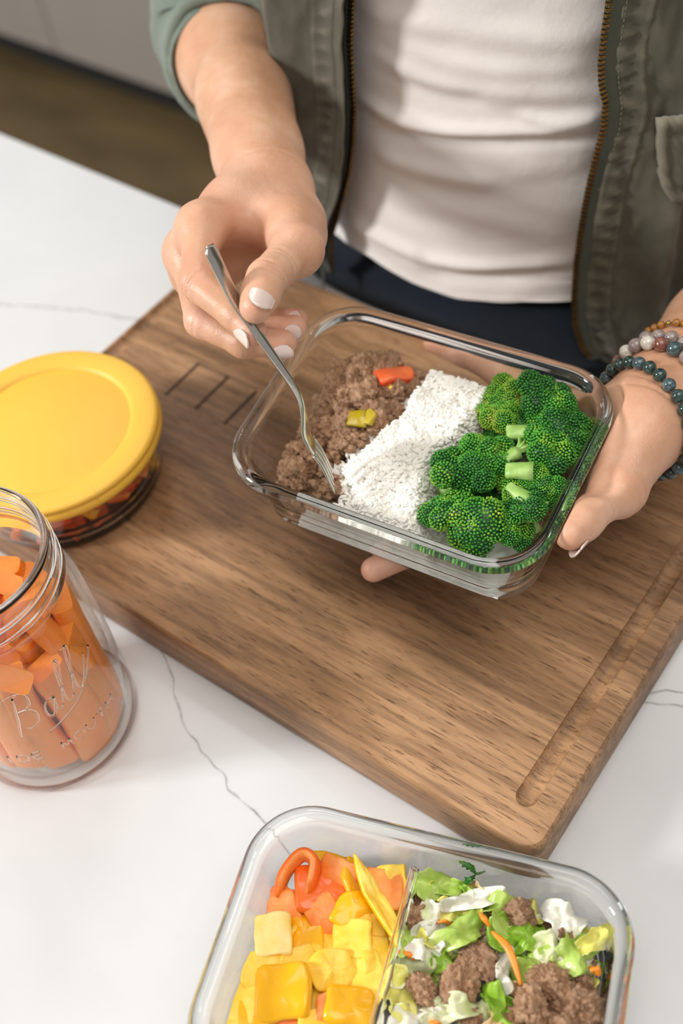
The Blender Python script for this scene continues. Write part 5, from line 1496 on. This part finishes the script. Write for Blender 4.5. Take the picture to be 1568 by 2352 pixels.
def arch_mesh():
    pts = spline([(-.013, -.009, 0), (-.0075, .0035, .003), (.0015, .0115, .006), (.0085, .0080, .006), (.0080, .0, .004), (.0045, -.0095, .001)], 8)
    V, Fc = [], []; k = len(pts); n = 12; fm = []
    for i, p in enumerate(pts):
        t = pts[min(i+1, k-1)] - pts[max(i-1, 0)]; t /= np.linalg.norm(t); u = np.array([0, 0, 1.0]); s = np.cross(t, u); s /= np.linalg.norm(s)
        e = min(i, k - 1 - i) / 4; e = min(1, .45 + .55 * e); w_ = .0030 * e; h_ = .0065 * e
        for j in range(n):
            a = 2*pi*j/n; ca, sa = cos(a), sin(a); ca = math.copysign(abs(ca) ** .7, ca); sa = math.copysign(abs(sa) ** .7, sa); V.append(p + s * w_ * ca + u * h_ * sa)
    for i in range(k - 1):
        for j in range(n): Fc.append((i*n + j, i*n + (j+1) % n, (i+1)*n + (j+1) % n, (i+1)*n + j)); fm.append(0 if j in (4, 5, 6, 7, 3) else 1)
    Fc.append(tuple(range(n))[::-1]); fm.append(1); Fc.append(tuple((k-1)*n + j for j in range(n))); fm.append(1)
    o = mesh_obj('p', V, Fc, None, mats=[M['orange_pepper_skin'], M['orange_pepper']], fmat=fm); me = o.data; bpy.data.objects.remove(o); return me
for i, (u, v, h, hs, fam, rot, bend, lb, kind) in enumerate(piecesY):
    if kind == 'arch': me = arch_mesh()
    else:
        a, b = hs[0] * 1.12, hs[1] * 1.12
        j = lambda: random.uniform(.86, 1.12)
        ol = {'box': [(-a*j(), -b*j()), (a*j(), -b*j()), (a*j(), b*j()), (-a*j(), b*j())],
              'cube': [(-a, -b), (a, -b * .95), (a * .97, b), (-a * .93, b)],
              'round': [(a * cos(t), b * sin(t)) for t in np.linspace(0, 2*pi, 7)[:-1]],
              'shard': [(-a * .6, -b), (a, -b * .55), (a * .9, b * .5), (a * .1, b), (-a, b * .3)]}[kind]
        th = {'box': .0052, 'cube': .0085, 'round': .0068, 'shard': .0045}[kind]
        me = pepper_piece('p', fam, ol, th, bend * 1.0, bend * .4, rnd=.0014, seed=i)
    rot = tuple(q + random.uniform(-.28, .28) if n_i < 2 and kind != 'arch' else q for n_i, q in enumerate(rot))
    lput(me, 'pepper_piece', u, v, h - .004 + random.uniform(-.001, .003), rot, lb or 'yellow pepper piece at the front end of the heap beyond the others', 'pepper', 'pepper pieces in the divided container', r=(min(hs) * .9 if hs else .010))
# lower layer filling the heap
FIL = [pepper_piece('p', 'yellow_pepper', sq(random.uniform(.007, .010), random.uniform(.007, .010)), .005, 25, seed=40 + i) for i in range(4)]
for u in range(560, 900, 42):
    for v in range(2120, 2400, 45):
        z = .006 + random.uniform(0, .010)
        if u < 600 and v < 2200: continue
        if u > 870 and v > 2200: continue
        lput(random.choice(FIL), 'pepper_piece', u + random.uniform(-8, 8) - (v - 2120) * .08, v, z, (random.uniform(-.3, .3), random.uniform(-.3, .3), random.uniform(0, 6)), 'yellow pepper piece in the lower layer, half hidden under others', 'pepper', 'lower layer of yellow pepper pieces', r=.009)

# -------------------------------- divided container: salad
def leaf_mesh(a, b, mat, seed, wav=.0035, th=.0007, curl=30):
    """crinkled irregular scrap of cabbage"""
    nr, na = 9, 40; V = []; Fc = []
    for lay in (0, 1):
        for i in range(nr + 1):
            for j in range(na):
                t = 2*pi*j/na; R_ = 1 + .20 * sin(t*2 + seed) + .14 * sin(t*3 + seed*2) + .24 * noise.noise(Vector((cos(t)*2.2, sin(t)*2.2, seed))) + .14 * noise.noise(Vector((cos(t)*6, sin(t)*6, seed)))
                q = i / nr; x = a * R_ * q * cos(t); y = b * R_ * q * sin(t)
                z = wav * (noise.noise(Vector((x*110, y*110, seed))) + .4 * noise.noise(Vector((x*260, y*260, seed))) + .8 * q * q * sin(3*t + seed)) - curl * x * x * .5 + .25 * curl * y * y
                V.append((x, y, z + (th if lay == 0 else 0)))
    m_ = (nr + 1) * na
    for lay in (0, 1):
        for i in range(nr):
            for j in range(na):
                q = (lay*m_ + i*na + j, lay*m_ + (i+1)*na + j, lay*m_ + (i+1)*na + (j+1) % na, lay*m_ + i*na + (j+1) % na); Fc.append(q if lay == 0 else q[::-1])
    for j in range(na): Fc.append((nr*na + j, nr*na + j + m_, nr*na + (j+1) % na + m_, nr*na + (j+1) % na))
    return as_mesh('leaf', V, Fc, [M[mat]])
leaves = [
 (1015, 2012, .030, (.0140, .0085), 'cabbage_green', (.3, .2, -.5), 'large green cabbage scrap at the back beside the divider end'),
 (1068, 2036, .028, (.0150, .0065), 'cabbage_green', (.2, .1, -.3), 'folded green cabbage scrap in front of the parsley sprig'),
 (1125, 2030, .026, (.0135, .0085), 'cabbage_tan', (.3, -.2, -.3), 'translucent tan-stained cabbage scrap at the back'),
 (1085, 2066, .034, (.0190, .0048), 'cabbage_white', (.2, .1, .12), 'long pale cabbage strip with a green edge across the salad'),
 (1045, 2088, .030, (.0110, .0070), 'cabbage_yellow', (.4, .1, -.2), 'yellow cabbage scrap below the long pale strip'),
 (1005, 2120, .028, (.0095, .0120), 'cabbage_white', (.2, .2, -.2), 'white cabbage scrap beside the tall beef lump'),
 (1158, 2092, .034, (.0125, .0100), 'cabbage_green', (-.2, .2, .5), 'green cabbage scrap left of the big beef lump'),
 (1055, 2140, .036, (.0180, .0068), 'cabbage_green', (.1, .1, .35), 'long green cabbage scrap across the middle'),
 (933, 2162, .030, (.0110, .0082), 'cabbage_green', (.2, -.1, .2), 'green cabbage scrap overlapping the divider'),
 (975, 2182, .032, (.0085, .0075), 'cabbage_white', (.3, .1, .6), 'thick white cabbage chunk in front of the divider scrap'),
 (1010, 2198, .028, (.0070, .0080), 'cabbage_bright', (.2, .2, .1), 'bright green leaf bit right of the white chunk'),
 (1166, 2140, .032, (.0110, .0105), 'cabbage_bright', (.2, .3, -.5), 'bright green leaf scrap above the long carrot shred'),
 (1222, 2158, .030, (.0100, .0095), 'cabbage_bright', (.1, -.2, .1), 'flat bright green leaf square beneath the big beef lump'),
 (1270, 2190, .032, (.0105, .0115), 'cabbage_pale', (.1, .1, .4), 'pale translucent cabbage scrap right of the carrot shred'),
 (1228, 2222, .030, (.0115, .0090), 'cabbage_green', (.1, .1, -.2), 'green leaf scrap between the beef lumps'),
 (1322, 2188, .034, (.0105, .0110), 'cabbage_green', (.1, .3, .2), 'green cabbage scrap near the right wall'),
 (1368, 2160, .036, (.0120, .0060), 'cabbage_yellow', (.1, -.3, .5), 'yellow-green cabbage scrap highest at the right wall'),
 (1308, 2108, .032, (.0115, .0095), 'cabbage_white', (.1, .1, .3), 'smooth white flake between two beef lumps'),
 (1155, 2232, .030, (.0055, .0100), 'cabbage_white', (.1, .3, .1), 'white cabbage sliver below the long carrot shred'),
 (940, 2222, .026, (.0105, .0100), 'cabbage_pale', (.2, .1, .1), 'pale cabbage scrap against the divider near the front'),
 (920, 2285, .028, (.0090, .0150), 'cabbage_yellow', (.1, .3, -.2), 'yellow-green cabbage strip along the divider at the front'),
 (1030, 2320, .034, (.0170, .0060), 'cabbage_pale', (.1, .1, .2), 'pale cabbage strip across the front of the salad'),
 (1145, 2320, .032, (.0050, .0130), 'cabbage_bright', (.1, .3, .6), 'narrow bright green strip at the front'),
 (950, 2335, .030, (.0120, .0080), 'cabbage_white', (.1, .1, .2), 'white cabbage scrap in the front corner by the divider'),
 (1170, 2130, .024, (.012, .010), 'cabbage_green', (.1, .1, 1), None), (1100, 2180, .022, (.013, .010), 'cabbage_pale', (.1, .1, 2), None), (1330, 2240, .024, (.012, .010), 'cabbage_yellow', (.1, .1, 1), None), (1050, 2210, .020, (.014, .010), 'cabbage_yellow', (.1, .1, 1), None),
 (980, 2150, .018, (.013, .010), 'cabbage_yellow', (.1, .1, 1), None), (1280, 2260, .020, (.014, .012), 'cabbage_green', (.1, .1, 1), None), (1000, 2250, .020, (.013, .010), 'cabbage_green', (.1, .1, 1), None), (1100, 2350, .026, (.013, .010), 'cabbage_pale', (.1, .1, 1), None), (1270, 2360, .024, (.013, .010), 'cabbage_green', (.1, .1, 1), None),
 (1375, 2300, .024, (.007, .012), 'cabbage_bright', (.1, .3, .4), 'bright green strip at the right wall near the front'), (1200, 2250, .020, (.014, .010), 'cabbage_pale', (.1, .1, 1), None), (1130, 2110, .018, (.015, .010), 'cabbage_pale', (.1, .1, 1), None), (1060, 2060, .016, (.014, .010), 'cabbage_pale', (.1, .1, 1), None)]
for i, (u, v, h, (a, b), mt, rot, lb) in enumerate(leaves):
    me = leaf_mesh(a, b, mt, i * 1.7 + .3, wav=random.uniform(.005, .0075), curl=random.uniform(-40, 70), th=.0011 if 'white' in mt else .0007)
    lput(me, 'cabbage_scrap', u, v, h, rot, lb or 'cabbage scrap in the lower layer of the salad, mostly covered', 'cabbage', 'cabbage scraps in the divided container', r=min(a, b) * .8)
BITS = [(mt, leaf_mesh(random.uniform(.0055, .0085), random.uniform(.0028, .0055), mt, 60 + k, wav=.005, curl=random.uniform(-60, 90))) for k, mt in enumerate(['cabbage_pale', 'cabbage_green', 'cabbage_white', 'cabbage_yellow', 'cabbage_bright', 'cabbage_tan'])]
for k in range(64):
    mt, me = BITS[k % 6]; v = random.uniform(2030, 2370); u = random.uniform(max(905, 985 - (v - 2000) * .25), 1385 - max(0, 2140 - v) * .9)
    lput(me, 'cabbage_scrap', u, v, random.uniform(.016, .031), (random.uniform(-.7, .7), random.uniform(-.7, .7), random.uniform(0, 6.3)), 'small %s cabbage bit scattered through the salad' % mt.split('_')[1], 'cabbage', 'small %s cabbage bits in the salad' % mt.split('_')[1], r=.005)
beefs = [(982, 2003, .024, .0060, 'small ground beef lump at the divider end'), (957, 2108, .026, .0098, 'tall ground beef lump leaning on the divider'), (965, 2080, .020, .0075, 'ground beef lump behind the tall one at the divider'),
 (1233, 2078, .032, .0138, 'large ground beef lump at the back of the salad'), (1262, 2130, .024, .0088, 'ground beef lump tucked under the large back one'), (1328, 2133, .028, .0105, 'ground beef lump under the white flake'),
 (1108, 2210, .034, .0115, 'ground beef lump left of the long carrot shred'), (970, 2272, .034, .0098, 'ground beef lump near the divider at the front'), (1052, 2260, .034, .0135, 'broad dark ground beef lump in the middle front'),
 (1262, 2258, .036, .0120, 'ground beef lump right of the broad front one'), (1218, 2312, .038, .0140, 'largest ground beef lump at the front of the salad'), (1325, 2315, .034, .0135, 'ground beef lump in the front right corner'),
 (1363, 2262, .028, .0085, 'ground beef lump against the right wall'), (1360, 2212, .024, .0070, 'small ground beef lump under the orange carrot bit'), (1135, 2285, .026, .0080, 'small ground beef lump between the broad one and the largest'),
 (1115, 2125, .024, .0085, 'ground beef lump under the long green scrap'), (1075, 2345, .030, .0085, 'ground beef lump under the front cabbage strip'), (1275, 2365, .030, .0130, None), (1180, 2370, .026, .0120, None)]
for u, v, h, r, lb in beefs:
    o = lput(random.choice(BEEF), 'ground_beef', u, v, h - .004, rrot(), lb or 'ground beef lump past the front of the salad', 'beef', 'beef lumps in the divided container', s=r, r=r * .8)
def shred(u0, v0, um, vm, u1, v1, h, w_, lb):
    P_ = spline([at(u0, v0, LF + LH + h), at(um, vm, LF + LH + h + .003), at(u1, v1, LF + LH + h)], 8); k = len(P_)
    c = P_[k // 2]; V, Fc = tube([Vector(p - c) for p in P_], [(w_ * (.35 + .65 * sin(pi * (i + .6) / k)), .0008) for i in range(k)], 8, up=tuple(R_RIGHT * .8 + np.array([0, 0, .2])))
    o = mesh_obj('carrot_shred', V, Fc, M['shred']); o.location = Vector(c); setp(o, lb, 'carrot')
shred(1130, 2140, 1168, 2180, 1196, 2262, .040, .0020, 'long orange carrot shred lying down the middle of the salad')
shred(1102, 2098, 1112, 2110, 1124, 2128, .040, .0016, 'short orange carrot shred just above the long one')
shred(1004, 2120, 1020, 2116, 1034, 2122, .030, .0016, 'carrot shred beneath the yellow cabbage scrap')
shred(1355, 2222, 1366, 2226, 1376, 2240, .032, .0028, 'thick orange carrot bit near the right wall')
shred(925, 2186, 938, 2192, 950, 2205, .030, .0016, 'carrot shred peeping out by the divider')
shred(985, 2345, 1000, 2350, 1012, 2352, .034, .0018, 'carrot bit at the very front of the salad')
# parsley sprig
pr_ = empty('parsley_sprig'); pc = at(1080, 1998, LF + LH + .030); pr_.location = Vector(pc); setp(pr_, 'small dark green parsley sprig at the back of the salad', 'parsley')
def ppx(u, v, h=.030): return Vector(at(u, v, LF + LH + h) - pc)
v, f = tube([ppx(1116, 1996), ppx(1098, 2000), ppx(1082, 1992)], [.0004, .0006, .0006], 6); mesh_obj('stem', v, f, M['parsley'], pr_)
def pleaf(pts):
    c = sum((ppx(*p, .032) for p in pts), Vector()) / len(pts); V = [c] + [ppx(*p, .030 + .0012 * (i % 2)) for i, p in enumerate(pts)]; n = len(pts)
    nrm = Vector((0, 0, -.0004)); V2 = V + [x + nrm for x in V]; Fc = []
    for i in range(n):
        a, b = 1 + i, 1 + (i + 1) % n; Fc.append((0, b, a)); Fc.append((n + 1, n + 1 + a, n + 1 + b)); Fc.append((a, b, b + n + 1, a + n + 1))
    mesh_obj('leaflet', V2, Fc, M['parsley'], pr_)
pleaf([(1055, 1968), (1062, 1972), (1068, 1969), (1073, 1975), (1080, 1974), (1083, 1981), (1090, 1984), (1094, 1995), (1086, 1996), (1080, 1990), (1073, 1991), (1070, 1985), (1062, 1986), (1062, 1979), (1055, 1978)])
pleaf([(1096, 1998), (1092, 2006), (1092, 2014), (1085, 2018), (1088, 2024), (1078, 2026), (1070, 2031), (1064, 2028), (1068, 2020), (1066, 2013), (1076, 2011), (1084, 2004)])

# -------------------------------- round bowl: chopped peppers and tomatoes seen through the wall
FC = {f: [pepper_piece('p', f, sq(random.uniform(.007, .010), random.uniform(.007, .009)), random.uniform(.006, .008), 20, seed=90 + i) for i in range(2)] for f in ('red_pepper', 'orange_pepper', 'yellow_pepper')}
RM_ = Matrix.Translation((RC[0], RC[1], BT))
for lay in range(3):
    for ring_r, n in ((.0565, 23), (.040, 13), (.024, 8), (.008, 3)):
        for k in range(n):
            a = 2*pi*(k + .5 * (lay % 2)) / n + random.uniform(-.1, .1); z = .010 + lay * .0105
            rr = ring_r + .001 * lay
            f = random.choices(['red_pepper', 'orange_pepper', 'yellow_pepper'], [.42, .38, .20])[0]
            put(random.choice(FC[f]), 'pepper_piece', RM_, (rr * cos(a), rr * sin(a), z), (random.uniform(-.6, .6), random.uniform(-.6, .6), random.uniform(0, 6.3)), 'chopped %s pepper piece inside the lidded round bowl' % f.split('_')[0], 'pepper', 'chopped %s peppers in the lidded bowl' % f.split('_')[0], s=random.uniform(.85, 1.05))

# -------------------------------- carrot sticks in the jar
def stick_mesh(a, b, L_, seed):
    V, Fc = [], []; n = 16; k = 9
    for i in range(k):
        t = i / (k - 1); z = (t - .5) * L_; bend = .0035 * sin(t * pi) * (1 if seed % 2 else -1)
        e = 1 if 0 < i < k - 1 else .90
        for j in range(n):
            an = 2*pi*j/n; ca, sa = cos(an), sin(an); p = .42
            x = a * math.copysign(abs(ca) ** p, ca) * e * (1 + .08 * sin(t * 3 + seed)); y = b * math.copysign(abs(sa) ** p, sa) * e
            V.append((x + bend + .0006 * noise.noise(Vector((x * 90, z * 60, seed))), y + .0005 * noise.noise(Vector((y * 90, z * 60, seed + 4))), z + .0015 * x / a * (1 if i == k - 1 else 0)))
    for i in range(k - 1):
        for j in range(n): Fc.append((i*n + j, i*n + (j+1) % n, (i+1)*n + (j+1) % n, (i+1)*n + j))
    Fc.append(tuple(range(n))[::-1]); Fc.append(tuple((k-1)*n + j for j in range(n)))
    me = as_mesh('carrot', V, Fc, [M['carrot']])
    try: me.set_sharp_from_angle(angle=radians(55))
    except Exception: pass
    return me
SK = [stick_mesh(random.uniform(.0090, .0125), random.uniform(.0065, .0085), random.uniform(.088, .112), i) for i in range(6)]
ck = 0
for ring_r, n, tl in ((.0405, 13, .025), (.0235, 8, .05), (.0060, 3, .06)):
    for k in range(n):
        a = 2*pi*k/n + .15 + ring_r * 30; x, y = ring_r * cos(a), ring_r * sin(a)
        L_ = random.uniform(-.006, .008); me = random.choice(SK)
        o = bpy.data.objects.new('carrot_stick', me); COL.objects.link(o)
        o.location = (JC[0] + x * .97, JC[1] + y * .97, .0610 + L_ + (.002 if ring_r < .03 else 0)); o.rotation_euler = (random.uniform(-tl, tl), random.uniform(-tl, tl), a + pi/2 + random.uniform(-.15, .15))
        setp(o, 'orange carrot stick packed upright against the wall of the clear jar' if ring_r > .03 else 'orange carrot stick packed upright inside the outer ring in the jar', 'carrot', 'carrot sticks standing against the jar wall' if ring_r > .03 else 'inner carrot sticks standing in the jar')
for (x, y, z, rx, ry, rz_, lb) in ((-.004, .018, .118, .25, .35, .2, 'carrot stick rising highest out of the packed sticks, at the back of the jar'), (.020, .008, .112, -.2, .22, 1.0, 'thick carrot stick leaning on the right inside of the jar neck'), (-.012, -.018, .116, .35, -.1, 2.0, 'broad carrot piece resting across the near side of the jar mouth'), (.024, -.020, .100, .5, .55, .6, 'short carrot stick lying slanted near the front of the jar'), (.030, .014, .104, -.35, .3, 2.6, 'carrot piece pressed against the right shoulder of the jar'), (.004, -.002, .120, .1, -.3, 1.6, 'carrot stick in the centre of the jar mouth')):
    o = bpy.data.objects.new('carrot_stick', SK[int(z * 1000) % 6]); COL.objects.link(o); o.location = (JC[0] + x, JC[1] + y, z); o.rotation_euler = (rx, ry, rz_); o.scale = (1, 1, .52); setp(o, lb, 'carrot')
